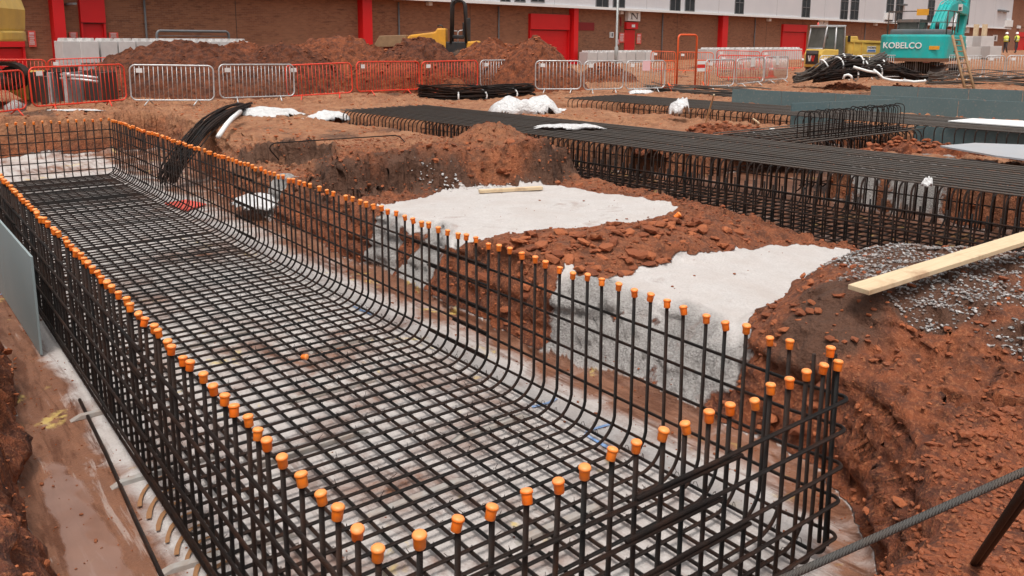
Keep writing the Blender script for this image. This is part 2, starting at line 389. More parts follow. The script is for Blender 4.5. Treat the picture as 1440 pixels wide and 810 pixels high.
def cells(x, y, freq, seed=0):
    """flaky broken ground: each Voronoi cell is a tilted slab"""
    x, y = x*freq, y*freq; ix, iy = np.floor(x), np.floor(y)
    best = np.full(x.shape, 9.); out = np.zeros(x.shape)
    for dx in (-1, 0, 1):
        for dy in (-1, 0, 1):
            cx, cy = ix+dx, iy+dy
            px, py = cx+_h(cx, cy, seed), cy+_h(cx, cy, seed+1)
            d = (x-px)**2+(y-py)**2; m = d < best; best = np.where(m, d, best)
            h = _h(cx, cy, seed+2)+(_h(cx, cy, seed+3)-.5)*1.3*(x-px)+(_h(cx, cy, seed+4)-.5)*1.3*(y-py)
            out = np.where(m, h, out)
    return out-.5
def ss(d, a, b): t = np.clip((d-a)/(b-a), 0, 1); return t*t*(3-2*t)
def sdpoly(x, y, poly):
    """signed distance, negative inside"""
    d = np.full(x.shape, 1e9); inside = np.zeros(x.shape, bool); n = len(poly)
    for i in range(n):
        x1, y1 = poly[i]; x2, y2 = poly[(i+1) % n]; ex, ey = x2-x1, y2-y1
        t = np.clip(((x-x1)*ex+(y-y1)*ey)/(ex*ex+ey*ey), 0, 1)
        d = np.minimum(d, (x-x1-t*ex)**2+(y-y1-t*ey)**2)
        if y1 != y2:
            c = ((y1 > y) != (y2 > y)) & (x < (x2-x1)*(y-y1)/(y2-y1)+x1); inside ^= c
    d = np.sqrt(d); return np.where(inside, -d, d)
CTRL_PX = [  # lower shelf between the trenches and the right bank (photo place, height)
 (540,290,-.48),(600,325,-.48),(660,333,-.48),(740,330,-.48),(620,292,-.47),(690,262,-.47),(760,262,-.48),(800,264,-.5),(950,291,-.56),(905,310,-.5),(850,318,-.48),(770,290,-.47),
 (530,281,-.5),(600,272,-.49),(480,262,-.52),(400,240,-.52),(470,242,-.5),(350,215,-.5),
 (700,345,-.36),(760,324,-.38),(820,322,-.38),(870,315,-.36),(975,296,-.32),(1035,322,-.5),(930,325,-.38),(880,350,-.40),(960,345,-.43),
 (1080,348,-.70),(960,366,-.58),(880,388,-.56),(800,395,-.5),
 (1185,353,-.80),(1130,390,-.74),(1090,428,-.72),(950,465,-.64),(880,402,-.56),(760,430,-.52),(950,500,-.68),(850,450,-.56),(1010,480,-.70),
 (1250,380,-0.12),(1350,350,-.14),(1440,400,-.16),(1240,420,-0.16),(1350,450,-.25),(1440,540,-.42),(1300,470,-.36),(1190,356,-0.14),(1135,405,-0.21),(1440,460,-.25)]
CTRL_XY = [(8.3,5.5,-.6),(8.1,8,-.5),(8.1,11,-.5),(6,14,-.5),(4,12.5,-.5),(9,2,-.75),(7,-1,-.2),(5.2,-1.5,-.25),(9,0,-.4),(3.6,3,-.5),(3.6,6,-.45)]
_cp = np.array([[*at(x, y, z)[:2], z] for x, y, z in CTRL_PX]+CTRL_XY)
def _tps(r2): return r2*np.log(r2+1e-9)
_n = len(_cp); _A = np.zeros((_n+3, _n+3))
_d2 = (_cp[:, None, 0]-_cp[None, :, 0])**2+(_cp[:, None, 1]-_cp[None, :, 1])**2
_A[:_n, :_n] = _tps(_d2)+np.eye(_n)*.03; _A[:_n, _n] = 1; _A[:_n, _n+1:] = _cp[:, :2]; _A[_n:, :_n] = _A[:_n, _n:].T
_w = np.linalg.solve(_A, np.concatenate([_cp[:, 2], np.zeros(3)]))
def tps(x, y):
    s = _w[_n]+_w[_n+1]*x+_w[_n+2]*y
    for (cx, cy, _), w in zip(_cp, _w[:_n]): s = s+w*_tps((x-cx)**2+(y-cy)**2)
    return s
ISLAND = [(2.4,12.2),(4.55,12.1),(5.25,11.4),(4.5,9.9),(3.95,8.9),(4.25,8.2),(5.1,8.2),(5.6,7.9),(6.2,7.45),(7.0,7.4),(7.7,7.9),(9.6,7.5),(9.6,-2.2),(2.4,-1.6)]
PEAK = [(690,200,-.08,.7,.42),(745,218,-.1,.55,.36),(630,224,-.15,.45,.30),(570,228,-.15,.42,.26),(515,236,-.18,.4,.22),(785,240,-.15,.4,.26)]
PEAK = [(*at(x, y, z)[:2], r_, h_) for x, y, z, r_, h_ in PEAK]
TR1 = [(-.7,-.55),(1.6,-.5),(2.2,-.45),(2.65,-.36),(3.0,-.12),(3.55,.62),(3.5,1.5),(3.55,2.2),(3.5,3.2),(3.6,5),(3.5,7),(3.65,9),(3.6,12),(4.2,15),(4.6,20),(-1.2,20.3),(-1.4,10),(-.46,6.6),(-.44,5.0),(-.54,4.2),(-.61,3.3),(-.66,2.4)]
TR2 = [(8.55,-6),(11.8,-6),(11.3,3),(10.5,16.4),(7.45,16.3),(8.35,3)]
TR3 = [(15.6,-6),(18.9,-6),(18.2,3),(17.4,16),(14.8,16.2),(15.1,9)]
TRX = [(11,5.4),(15.6,5.4),(15.4,7.9),(10.8,7.9)]
PADS = {'P1': [(532,290),(585,277),(690,258),(765,259),(810,264),(880,276),(955,291),(930,305),(850,316),(745,331),(690,338),(640,337),(590,327),(555,312)],
        'P2': [(728,428),(800,378),(832,410),(880,390),(960,367),(1080,347),(1130,345),(1190,352),(1130,395),(1095,432),(1075,470),(1000,490),(950,512),(900,545),(820,520),(760,470)]}
def _zt(x, y):
    lo = -1.1                            # march a photo place down on to the island surface
    return None
def hit(x, y, f, z0=.6, z1=-1.25):
    zs = np.linspace(z0, z1, 260); P = np.array([at(x, y, z) for z in zs]); h = f(P[:, 0], P[:, 1])
    k = np.argmax(h > zs) if (h > zs).any() else len(zs)-1
    return P[k]
def base_h(x, y):
    d = np.hypot(x-CAM[0], y-CAM[1]); g = -.22+.0105*np.clip(d-25, 0, 60)
    g = g+.07*fbm(x, y, .25, 3, 3)*ss(d, 4, 10)
    for px, py, r_, h_ in PEAK: g = g+h_*np.exp(-((x-px)**2+(y-py)**2)/r_**2)
    sd = sdpoly(x, y, ISLAND)+.16*fbm(x, y, 1.3, 3, 9)+.05*fbm(x, y, 6, 2, 19)
    wd = .08+.9*ss(-y, -2.5, 1.0)+.5*ss(x, 8.5, 9.2)
    k = 1-ss(sd/wd, -1, .8)
    return g*(1-k)+tps(x, y)*k if np.any(k > 0) else g
_p2 = np.array([[*at(x, y, z)[:2], z] for x, y, z in ((730,430,-.50),(832,408,-.52),(950,465,-.60),(950,505,-.64),(1080,350,-.68),(1185,353,-.76),(1130,390,-.72),(1090,428,-.68))])
P2C = np.linalg.lstsq(np.c_[_p2[:, :2], np.ones(len(_p2))], _p2[:, 2], rcond=None)[0]
def plane2(x, y): return P2C[0]*x+P2C[1]*y+P2C[2]
PADXY = {'P1': [tuple(at(px, py, -.49)[:2]) for px, py in PADS['P1']], 'P2': [tuple(hit(px, py, plane2)[:2]) for px, py in PADS['P2']]}
SPLASH = [(3.6,1.85,.62),(3.65,2.5,.75),(3.7,3.0,.5),(4.0,2.2,.5),(3.7,5.9,.5),(3.65,6.6,.45),(3.7,10.4,.7),(12.4,3.6,.5),(12.9,4.3,.6),(11.5,3.9,.7),(11.45,4.8,.6)]
def hfun(x, y):
    b = base_h(x, y); d = np.hypot(x-CAM[0], y-CAM[1])
    wob = .16*fbm(x, y, .9, 4, 21)+.05*fbm(x, y, 5, 2, 25)
    d1 = sdpoly(x, y, TR1); d2 = sdpoly(x, y, TR2); d3 = sdpoly(x, y, TR3); dx = sdpoly(x, y, TRX)
    # foreground right lip
    lip = ss(x, 1.2, 2.0)*ss(-y, .35, .8); b = b*(1-lip)+(-.52+.10*fbm(x, y, 1.5, 3, 77)-.12*(x-2.3))*lip
    pd1, pd2 = sdpoly(x, y, PADXY['P1']), sdpoly(x, y, PADXY['P2']); pad = np.minimum(pd1, pd2)
    k2 = 1-ss(pd2, -.02, .3); pl2 = plane2(x, y); over = np.maximum(b-pl2-.04, 0)*ss(x, 3.9, 4.4); b = b*(1-k2)+(pl2+over)*k2
    k1 = 1-ss(pd1, -.02, .3); b = b*(1-k1)+(-.49+.02*fbm(x, y, .8, 2, 33))*k1
    wid = .34+(.45*np.exp(-((y-2.2)/1.0)**2)+.25*np.exp(-((y-6.0)/.7)**2))*ss(x, 2, 3)
    c1 = 1-ss((d1+wob*ss(x, 2.2, 3.4)+wob*.8*(1-ss(x, -.6, .2))+.05)/wid, 0, 1.1)
    conc = (1-ss(pad+.12*fbm(x, y, 3, 3, 31), -.06, .12))*(1-ss(c1, .1, .4))*(1-ss(over, .03, .1))
    splash = np.zeros_like(x)
    for sx, sy, sr in SPLASH:
        q = np.hypot(x-sx, y-sy); splash = np.maximum(splash, .9*(1-ss(q+(.5 if sr > .35 else 1.3)*sr*fbm(x, y, 2.5 if sr > .35 else 7, 4, 41), sr*.3, sr)))
    conc = np.maximum(conc, splash*.9)
    rough = (1-conc)
    rbz = np.exp(-((x-4.3)**2/1.0+(y+.05)**2/.8))
    b = b+rbz*(cells(x+.1*fbm(x, y, 4, 2, 7), y, 5.5, 55)*.07+cells(x, y, 11, 57)*.04+.10*(.5-np.abs(fbm(x, y, 2.2, 4, 58))))
    fu = (x-3)*.67+(y+.1)*.74+.10*fbm(x, y, 1.1, 2, 59)+.12*((x-3)*.74-(y+.1)*.67)**2
    b = b-rbz*.028*np.abs(np.sin(fu*math.pi/.105))**.6*ss(fbm(x, y, 1.3, 2, 60), -.35, .2)
    chunk = cells(x, y, 5.2, 5)*.085+cells(x, y, 12, 15)*.04
    heapy = ss(fbm(x, y, .7, 2, 61), -.25, .3)
    b = b+rough*(.045*fbm(x, y, 2.2, 4, 11)+chunk*(.35+.65*heapy)*(1-.5*np.exp(-((x-4.3)**2/1.2+(y-.1)**2/1.2))))+conc*.012*fbm(x, y, 3, 4, 12)
    w1 = wob*ss(x, 2.2, 3.4)+wob*.8*(1-ss(x, -.6, .2))
    c2 = 1-ss(d2+wob*.4, -.05, .25); c3 = 1-ss(d3+wob*.4, -.05, .25); cx = 1-ss(dx+wob*.3, -.05, .2)
    left = 1-ss(x, -1.6, -.4)
    b = b+left*.02
    fl1 = -1.168+.006*fbm(x, y, 2.5, 3, 51)+ss(-x, .05, .3)*.009*fbm(x, y, 4.5, 5, 53)
    z = b*(1-c1)+fl1*c1
    z = z*(1-c2)+(-1.03+.006*fbm(x, y, 2, 2, 52))*c2
    z = z*(1-c3)+(-.95)*c3; z = z*(1-cx)+(-.9)*cx
    floor = np.maximum(np.maximum(c1, c2), np.maximum(c3, cx))
    fc = ss(floor, .86, .99)
    face = np.clip(4*c1*(1-c1), 0, 1)
    z = z+face*(.07*fbm(x, y, 3.2, 4, 71)+cells(x, y, 7, 35)*.07)
    concrete = np.maximum(conc, fc)
    z = z+splash*(.05*fbm(x, y, 9, 3, 43)+.03)*(1-fc)
    grav = np.zeros_like(x)
    sdi = sdpoly(x, y, ISLAND); mf = np.exp(-((sdi+.05)/.28)**2)*ss(y, 6.3, 7.2)*(x > 3.2)
    z = z+mf*(cells(x+.15*fbm(x, y, 3, 2, 6), y, 4.5, 65)*.20+cells(x, y, 10, 67)*.10)*(1-c1)*(1-conc)
    grav = np.maximum(grav, .75*mf)
    for gx, gy, gr_ in ((5.1,.55,.7),(5.8,1.0,.9),(6.6,.5,1.0),(4.8,-.1,.45),(6.3,1.4,.6),(5.4,1.6,.5)):
        grav = np.maximum(grav, 1-ss(np.hypot(x-gx, y-gy)+.4*fbm(x, y, 1.8, 3, 81), gr_*.4, gr_*1.15))
    grav = np.maximum(grav, .8*np.exp(-(((x-5.3)*.62+(y-7.9)*.78)/.45)**2-(((x-5.3)*.78-(y-7.9)*.62)/1.3)**2))
    grav = np.maximum(grav, .7*(1-ss(np.hypot((x-4.2)*1.0, (y-.9)*1.0)+.3*fbm(x, y, 2.2, 3, 83), .2, .75)))
    grav = np.maximum(grav, .6*ss(fbm(x, y, .55, 3, 88), .15, .5)*ss(d, 9, 14))*(1-c1*.9)
    mud = ss(-(x), -.02, .30)*.78+(.03+.24*fbm(x, y, .9, 4, 97))*ss(x, -.1, .2)*ss(2.9-x, -.1, .3)+.18*fbm(x, y, 1.7, 3, 99)*ss(-x, -.1, .2)+ss(x, 2.95, 3.3)*.25+ss(y, 16.4, 17.5)*.1+.2
    mud = np.where(fc > .5, mud, .12)+.3*ss(d1, -.4, -.05)*(fc > .5)*ss(x, 1, 3)
    dry = np.clip(.85*ss(d, 11.5, 17)*(1-floor)+.15*(1-c1)*ss(d, 4, 8), 0, 1)
    wet = (fc > .5)*np.exp(-((x+.42)/.16)**2)*ss(y, 1.6, 2.2)*(1-ss(y, 3.3, 4.4))*.9
    hfun.extra = (dry, splash*(1-fc*.9), wet)
    return z, concrete, grav, np.clip(mud, 0, 1)
def gz(x, y):
    return float(hfun(np.array([float(x)]), np.array([float(y)]))[0][0])
def axis(parts):
    out = []
    for a, b, st in parts: n = max(1, int(round((b-a)/st))); out += list(a+(b-a)*np.arange(n)/n)
    out.append(parts[-1][1]); return np.array(out)
def geo(a, b, s0, g):
    out = []; x = a; s = s0
    while x < b: out.append(x); s *= g; x += s
    return out
xs = np.concatenate([-np.array(geo(1.6, 400, .1, 1.16))[::-1], axis([(-1.5,-.2,.026),(-.2,2.8,.06),(2.8,4.7,.018),(4.7,9,.032),(9,12,.07),(12,20,.1),(20,34,.2)])[:-1], np.array(geo(34, 700, .25, 1.12))])
ys = np.concatenate([-np.array(geo(1.8, 300, .1, 1.2))[::-1], axis([(-1.75,2.6,.022),(2.6,7,.03),(7,12,.05),(12,24,.09),(24,44,.22)])[:-1], np.array(geo(44, 700, .3, 1.12))])
GX, GY = np.meshgrid(xs, ys, indexing='ij'); shp = GX.shape; gx, gy = GX.ravel(), GY.ravel()
gzv, cR, cG, cB = hfun(gx, gy); XDRY, XSPL, XWET = hfun.extra
Z = gzv.reshape(shp)
# steep faces: push bedding ledges in and out of the bank
dzx = np.gradient(Z, xs, axis=0); dzy = np.gradient(Z, ys, axis=1); sl = np.hypot(dzx, dzy)+1e-6
st = np.clip((sl-.7)/1.4, 0, 1)*(np.hypot(GX, GY) < 26)
along = (GX*dzy-GY*dzx)/sl
strata = vn(Z.ravel()*15+.8*vn(GX.ravel()*1.1, GY.ravel()*1.1, 5), (GX+GY).ravel()*1.3, 91).reshape(shp)*.6+vn(Z.ravel()*34, (GX-GY).ravel()*4, 92).reshape(shp)*.4
off = st*strata*.10
VX = GX-off*dzx/sl; VY = GY-off*dzy/sl
nx, ny = shp; co = np.stack([VX.ravel(), VY.ravel(), gzv], 1)
ii, jj = np.meshgrid(np.arange(nx-1), np.arange(ny-1), indexing='ij'); a = (ii*ny+jj).ravel()
quads = np.stack([a, a+ny, a+ny+1, a+1], 1)
def np_mesh(name, co, faces, mats, smooth=True, k=None):
    me = bpy.data.meshes.new(name); nf, k = faces.shape
    me.vertices.add(len(co)); me.vertices.foreach_set('co', co.astype(np.float32).ravel())
    me.loops.add(nf*k); me.loops.foreach_set('vertex_index', faces.astype(np.int32).ravel())
    me.polygons.add(nf); me.polygons.foreach_set('loop_start', np.arange(0, nf*k, k, dtype=np.int32)); me.polygons.foreach_set('loop_total', np.full(nf, k, np.int32))
    me.polygons.foreach_set('use_smooth', np.full(nf, smooth)); me.update(calc_edges=True); me.validate()
    for m in mats: me.materials.append(m)
    return me
gme = np_mesh('ground', co, quads, [M['ground']])
ca = gme.color_attributes.new('zone', 'FLOAT_COLOR', 'POINT')
ca.data.foreach_set('color', np.stack([cR, cG, cB, np.clip(XDRY, 0, 1)], 1).astype(np.float32).ravel())
gw_ = gme.attributes.new('wet', 'FLOAT', 'POINT'); gw_.data.foreach_set('value', XWET.astype(np.float32))
ga_ = gme.attributes.new('splash', 'FLOAT', 'POINT'); ga_.data.foreach_set('value', XSPL.astype(np.float32))
ground = tag(link('ground', gme), 'red-brown excavated building site ground with poured concrete blinding', None, None, 'structure')
print('terrain verts', len(co))
# ------------------------------------------------------------------ loose stones
def stone_templates(n, flat=.45):
    T = []
    for k in range(n):
        bm = bmesh.new(); bmesh.ops.create_icosphere(bm, subdivisions=1, radius=1)
        r_ = random.Random(k)
        nr = [Vector((r_.gauss(0, 1), r_.gauss(0, 1), r_.gauss(0, 1))).normalized() for _ in range(9)]
        for v in bm.verts:                              # cut by random planes: angular broken stone
            for q in nr:
                d = v.co.dot(q)
                if d > .62: v.co -= q*(d-.62)
            v.co += Vector((r_.uniform(-.05, .05), r_.uniform(-.05, .05), r_.uniform(-.05, .05))); v.co.z *= flat
        T.append((np.array([v.co[:] for v in bm.verts]), np.array([[v.index for v in f.verts] for f in bm.faces]))); bm.free()
    return T
TPL = stone_templates(8); TPLR = stone_templates(6, .8)
def scatter(name, pts, sizes, tpls, mat, parent=None, sink=.2, label=None, tiltmax=.5):
    V = []; Fc = []; base = 0
    for (px, py, pz), s in zip(pts, sizes):
        tv, tf = tpls[rng.integers(len(tpls))]
        e = Matrix.Rotation(rng.uniform(0, 6.28), 3, 'Z') @ Matrix.Rotation(rng.uniform(-tiltmax, tiltmax), 3, 'X')
        v = (tv*np.array([s, s*rng.uniform(.6, 1), s]))@np.array(e).T+np.array([px, py, pz+s*sink]); V.append(v); Fc.append(tf+base); base += len(tv)
    o = link(name, np_mesh(name, np.concatenate(V), np.concatenate(Fc), [mat], False), parent)
    return tag(o, label, None, None, 'stuff')
def sample(n, cond, x0, x1, y0, y1):
    """points on the ground where cond(x, y, z, conc, grav) holds"""
    x = rng.uniform(x0, x1, n); y = rng.uniform(y0, y1, n); z, c, g, b = hfun(x, y); m = cond(x, y, z, c, g)
    return np.stack([x, y, z], 1)[m]
# gravel on the right bank
p = sample(30000, lambda x, y, z, c, g: (g > rng.uniform(.3, .9, len(x))) & (z > -.8) & (x > 4.5), 4.4, 9, -1.2, 2.6)[:13000]
scatter('gravel', p, rng.uniform(.006, .022, len(p)), TPL, M['gravel'], None, .3, 'grey gravel spread over the top of the right bank')
# small clods over all bare soil near the camera, then larger broken slabs one by one
p = np.concatenate([sample(11000, lambda x, y, z, c, g: (c < .35) & ((x < 3) | (y > 1.6) | (rng.random(len(x)) < .35)), 2.9, 9, -1.3, 12), sample(2600, lambda x, y, z, c, g: (c < .35) & (z > -1.1), 1.2, 4, -1.6, -.2)])
scatter('soil_clod_litter', p, rng.uniform(.008, .03, len(p))*(1+.8*(rng.random(len(p)) < .1)), TPL, M['rock'], None, .2, 'small red soil clods littering the banks and mounds')
p = np.concatenate([sample(3500, lambda x, y, z, c, g: (c < .4), 9, 40, 3, 40), sample(900, lambda x, y, z, c, g: c < .4, -1.6, 8, 12, 26), sample(1500, lambda x, y, z, c, g: c < .4, -1.9, -.5, -.5, 7)])
scatter('far_soil_clods', p, rng.uniform(.02, .06, len(p))*np.where(p[:, 0] < 0, .4, 1), TPL, M['rock'], None, .2, 'scattered soil clods on the open site ground')
p = np.concatenate([sample(500, lambda x, y, z, c, g: (c > .6) & (z < -.4), -.9, 8, -.3, 9), sample(330, lambda x, y, z, c, g: (c > .6) & (z < -.9), -.7, .0, .5, 8), sample(700, lambda x, y, z, c, g: (c > .6) & (z < -.9), 2.9, 3.8, -.3, 8)])
scatter('crumbs_on_concrete', p, rng.uniform(.004, .010, len(p))*(1+1.4*(rng.random(len(p)) < .1)), TPL, M['rockdark'], None, .3, 'dark crumbs of soil lying on the concrete blinding')
_sl = np.clip(sl, 0, 5); _wt = (np.gradient(xs)[:, None]*np.gradient(ys)[None, :]*np.clip(_sl-.35, 0, 4)*(np.hypot(GX, GY) < 16)*((GX > 2.6) | (GX < 0))*(cR.reshape(shp) < .4)).ravel()
_id = rng.choice(len(_wt), 6000, p=_wt/_wt.sum())
p = co[_id]+rng.normal(0, .012, (len(_id), 3)); _rs = rng.uniform(.008, .03, len(p))*(1+1.2*(rng.random(len(p)) < .08))
scatter('bank_stones', p, _rs, TPL, M['rock'], None, .0, 'broken red stones sticking out of the cut earth banks', 1.2)
_mp = []
for _ in range(170):
    q = hit(random.gauss(655, 32), random.gauss(253, 9), base_h); _mp.append((q[0], q[1], gz(q[0], q[1])))
scatter('concrete_crumbs', _mp, rng.uniform(.008, .04, len(_mp)), TPL, M['block'], None, .1, 'pale concrete crumbs splashed on the earth mound behind the upper pad', 1.)
slab_me = []
for k in range(8):
    tv, tf = TPL[k]; m_ = np_mesh('rock_slab', tv, tf, [M['rock']], False); slab_me.append(m_)
spots = []
def along_band(pxpts, n, spread, smin, smax):
    for _ in range(n):
        i = random.randrange(len(pxpts)-1); t = random.random(); a, b = pxpts[i], pxpts[i+1]
        spots.append((a[0]+(b[0]-a[0])*t+random.gauss(0, spread), a[1]+(b[1]-a[1])*t+random.gauss(0, spread), random.uniform(smin, smax)))
_g = lambda x, y: tuple(hit(x, y, base_h)[:2])
along_band([_g(700, 350), _g(780, 345), _g(880, 340), _g(970, 320), _g(1040, 335)], 120, .22, .04, .13)
along_band([_g(960, 360), _g(880, 380), _g(790, 390)], 30, .12, .04, .11)
along_band([_g(600, 215), _g(690, 205), _g(760, 225)], 40, .35, .04, .12)
along_band([_g(1060, 470), _g(1100, 440), _g(1150, 500)], 30, .2, .04, .1)
along_band([(4.1, .2), (4.6, -.2), (4.2, .8)], 9, .3, .025, .06)
along_band([(12.5, 4.2), (13.5, 3.4), (14.2, 2.6)], 30, .4, .05, .14)
rock0 = None
for sx, sy, s in spots[:290]:
    x_, y_ = np.array([sx]), np.array([sy]); z_, c_, g_, b_ = hfun(x_, y_)
    if c_[0] > .5: continue
    o = link('rock_slab', random.choice(slab_me), ground) if rock0 is None else rock0.copy()
    if rock0 is None: rock0 = o
    else: o.data = random.choice(slab_me); COL.objects.link(o); o.parent = ground
    o.location = (sx, sy, float(z_[0])+s*.15); o.rotation_euler = (random.uniform(-.35, .35), random.uniform(-.35, .35), random.uniform(0, 6.28)); o.scale = (s, s*random.uniform(.6, 1), s*random.uniform(.6, 1.1))

# ------------------------------------------------------------------ main reinforcement cage with orange caps
W, L, TOP, FLZ = 2.754, 16.3, 0., -1.10
RB = .0115
cage = thing('rebar_cage', 'long open reinforcement cage of black bars topped with orange caps in the near trench', 'rebar cage', (0, 0, FLZ-.07))
def local(o, parent, p): o.parent = parent; o.location = p
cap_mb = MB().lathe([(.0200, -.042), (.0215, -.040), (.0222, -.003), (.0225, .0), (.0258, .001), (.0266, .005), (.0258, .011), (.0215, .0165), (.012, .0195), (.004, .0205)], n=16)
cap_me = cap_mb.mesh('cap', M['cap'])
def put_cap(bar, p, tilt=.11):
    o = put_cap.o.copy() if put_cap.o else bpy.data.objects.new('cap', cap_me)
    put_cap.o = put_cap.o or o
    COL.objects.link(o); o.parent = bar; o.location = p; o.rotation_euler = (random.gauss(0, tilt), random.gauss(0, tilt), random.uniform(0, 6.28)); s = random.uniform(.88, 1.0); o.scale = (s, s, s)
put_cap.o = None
CZ = -(FLZ-.07)                      # cage root sits on the blinding; add CZ to turn site heights into cage heights
ubars = []
for v in range(8):
    hl, hr = TOP+random.uniform(-.02, .012), TOP+random.uniform(-.02, .012)
    l1, l2 = random.uniform(-.012, .012), random.uniform(-.012, .012)
    path = fillet([(.02+l1, random.uniform(-.012, .012), hl+CZ), (.02, 0, FLZ+CZ), (W, 0, FLZ+CZ), (W+l2, random.uniform(-.012, .012), hr+CZ)], [.045, .17], 8)
    ubars.append((MB().tube(path, RB, 8).mesh('u_bar', M['bar']), path[0], path[-1]))
nocap_right = {39, 43, 1}
nU = 108
for k in range(1, nU+1):
    me, pl, pr = ubars[random.randrange(8)]
    o = bpy.data.objects.new('u_bar', me); COL.objects.link(o); o.parent = cage
    o.location = (random.gauss(0, .004), k*.15+random.gauss(0, .007), random.gauss(0, .003)); o.rotation_euler = (random.gauss(0, .004), 0, random.gauss(0, .0012))
    put_cap(o, pl+Vector((0, 0, .015)))
    if k not in nocap_right: put_cap(o, pr+Vector((0, 0, .015)))
for i in range(19):
    x = .02+i*(W-.035)/18
    hz = TOP+random.uniform(-.02, .012); hb = TOP+random.uniform(-.02, .012)
    path = fillet([(x+random.gauss(0, .006), -.01+random.gauss(0, .008), hz+CZ), (x, 0, FLZ-.024+CZ), (x, L+.1, FLZ-.024+CZ), (x, L+.1, hb+CZ)], [.06, .06], 6)
    o = MB().tube(path, RB, 8).build('long_bar', M['bar'], cage)
    put_cap(o, path[0]+Vector((0, 0, .015))); put_cap(o, path[-1]+Vector((0, 0, .015)))
# lacer bars round the walls: corner bars bent round the right front corner, the rest straight with laps
for j, z in enumerate((-.2, -.4, -.6, -.8, -1.0)):
    zz = z+CZ+random.gauss(0, .008)
    xo = W+.026; yo = -.036
    MB().tube(fillet([(1.15+random.uniform(-.25, .2), yo, zz), (xo+.045, yo, zz+.004), (xo, .3, zz), (xo, 4.0+random.uniform(-.4, .4), zz)], .045, 6), RB*.92, 8).build('lacer_bar', M['bar'], cage)
    MB().tube(fillet([(1.75+random.uniform(-.1, .3), yo-.004, zz-.024), (-.045, yo, zz), (-.006, .3, zz), (-.006, 3.5+random.uniform(-.4, .4), zz)], .05, 6), RB*.92, 8).build('lacer_bar', M['bar'], cage)
    for (x_, a) in ((xo, 3.2), (-.006, 2.9)):
        y = a
        while y < L:
            e = min(y+6.0, L+.15); MB().tube([(x_+random.gauss(0, .003), y, zz+.022), (x_, (y+e)/2, zz+random.uniform(.0, .02)), (x_, e, zz)], RB*.92, 7).build('lacer_bar', M['bar'], cage); y = e-.7 if e < L+.1 else L+9
    MB().tube([(-.03, L+.13, zz+.01), (W*.5, L+.128, zz), (W+.03, L+.13, zz+.01)], RB*.92, 7).build('lacer_bar', M['bar'], cage)
MB().tube([(W-.01, -.012, FLZ+.05+CZ), (W+.012, .04, TOP+.03+CZ)], RB, 8).build('corner_bar', M['bar'], cage)
o = MB().tube([(W-.02, .03, FLZ+.05+CZ), (W-.01, .055, TOP+.04+CZ)], RB, 8).build('corner_bar', M['bar'], cage); put_cap(o, (W-.01, .055, TOP+.055+CZ))
tw = MB()
for k in range(1, 60):
    for i in range(19):
        if random.random() < .6:
            x, y = .02+i*(W-.035)/18, k*.15; a_ = random.uniform(0, 3.14); dx, dy = math.cos(a_)*.02, math.sin(a_)*.02
            tw.tube([(x-dx, y-dy, FLZ-.02+CZ), (x-dx*.4, y-dy*.4, FLZ+.0155+CZ), (x+dx*.4, y+dy*.4, FLZ+.0155+CZ), (x+dx, y+dy, FLZ-.02+CZ)], .0022, 3)
            if random.random() < .4: tw.tube([(x, y, FLZ+.01+CZ), (x+random.gauss(0, .02), y+random.gauss(0, .02), FLZ+.035+CZ)], .002, 3)
tag(tw.build('tie_wire', M['bar'], cage), None, None, None, 'stuff')
# grey concrete spacer bars under the mat
for k, (x0, x1, y) in enumerate([(-.22,.5,1.2),(-.2,.6,2.05),(-.18,.5,3.2),(-.2,.5,4.4),(.9,1.7,1.9),(1.5,2.2,1.15),(1.9,2.6,2.4),(.6,1.5,2.9),(1.2,2.0,3.7),(.4,1.3,.7),(1.8,2.5,4.6),(.8,1.6,5.4)]):
    tag(MB().box(((x0+x1)/2, y, -1.152), (x1-x0, .06, .032), random.gauss(0, .05), taper=.8).build('concrete_spacer', M['spacer'], None, .004),
        f'grey concrete spacer bar poking out under the left cage wall, {ORD[k]} from the front' if k < 4 else 'grey concrete spacer bar lying under the cage mat', 'spacer', 'concrete spacers under the cage')
# fallen caps on the mat
for (px, py) in ((430, 502), (628, 348)):
    q = at(px, py, -1.075); o = link('fallen_cap', cap_me); o.location = q; o.rotation_euler = (1.4, .3, random.uniform(0, 6)); 
    tag(o, 'loose orange cap lying on the bar mat' if px == 430 else 'small orange cap dropped further back on the bar mat', 'rebar cap')
o = link('fallen_cap', cap_me); q = hit(954, 306, base_h); o.location = (q[0], q[1], gz(q[0], q[1])+.06); o.rotation_euler = (.9, 0, 1); o.scale = (1.3, 1.3, 1.3); tag(o, 'orange cap lying on the red stones beside the upper concrete pad', 'rebar cap')

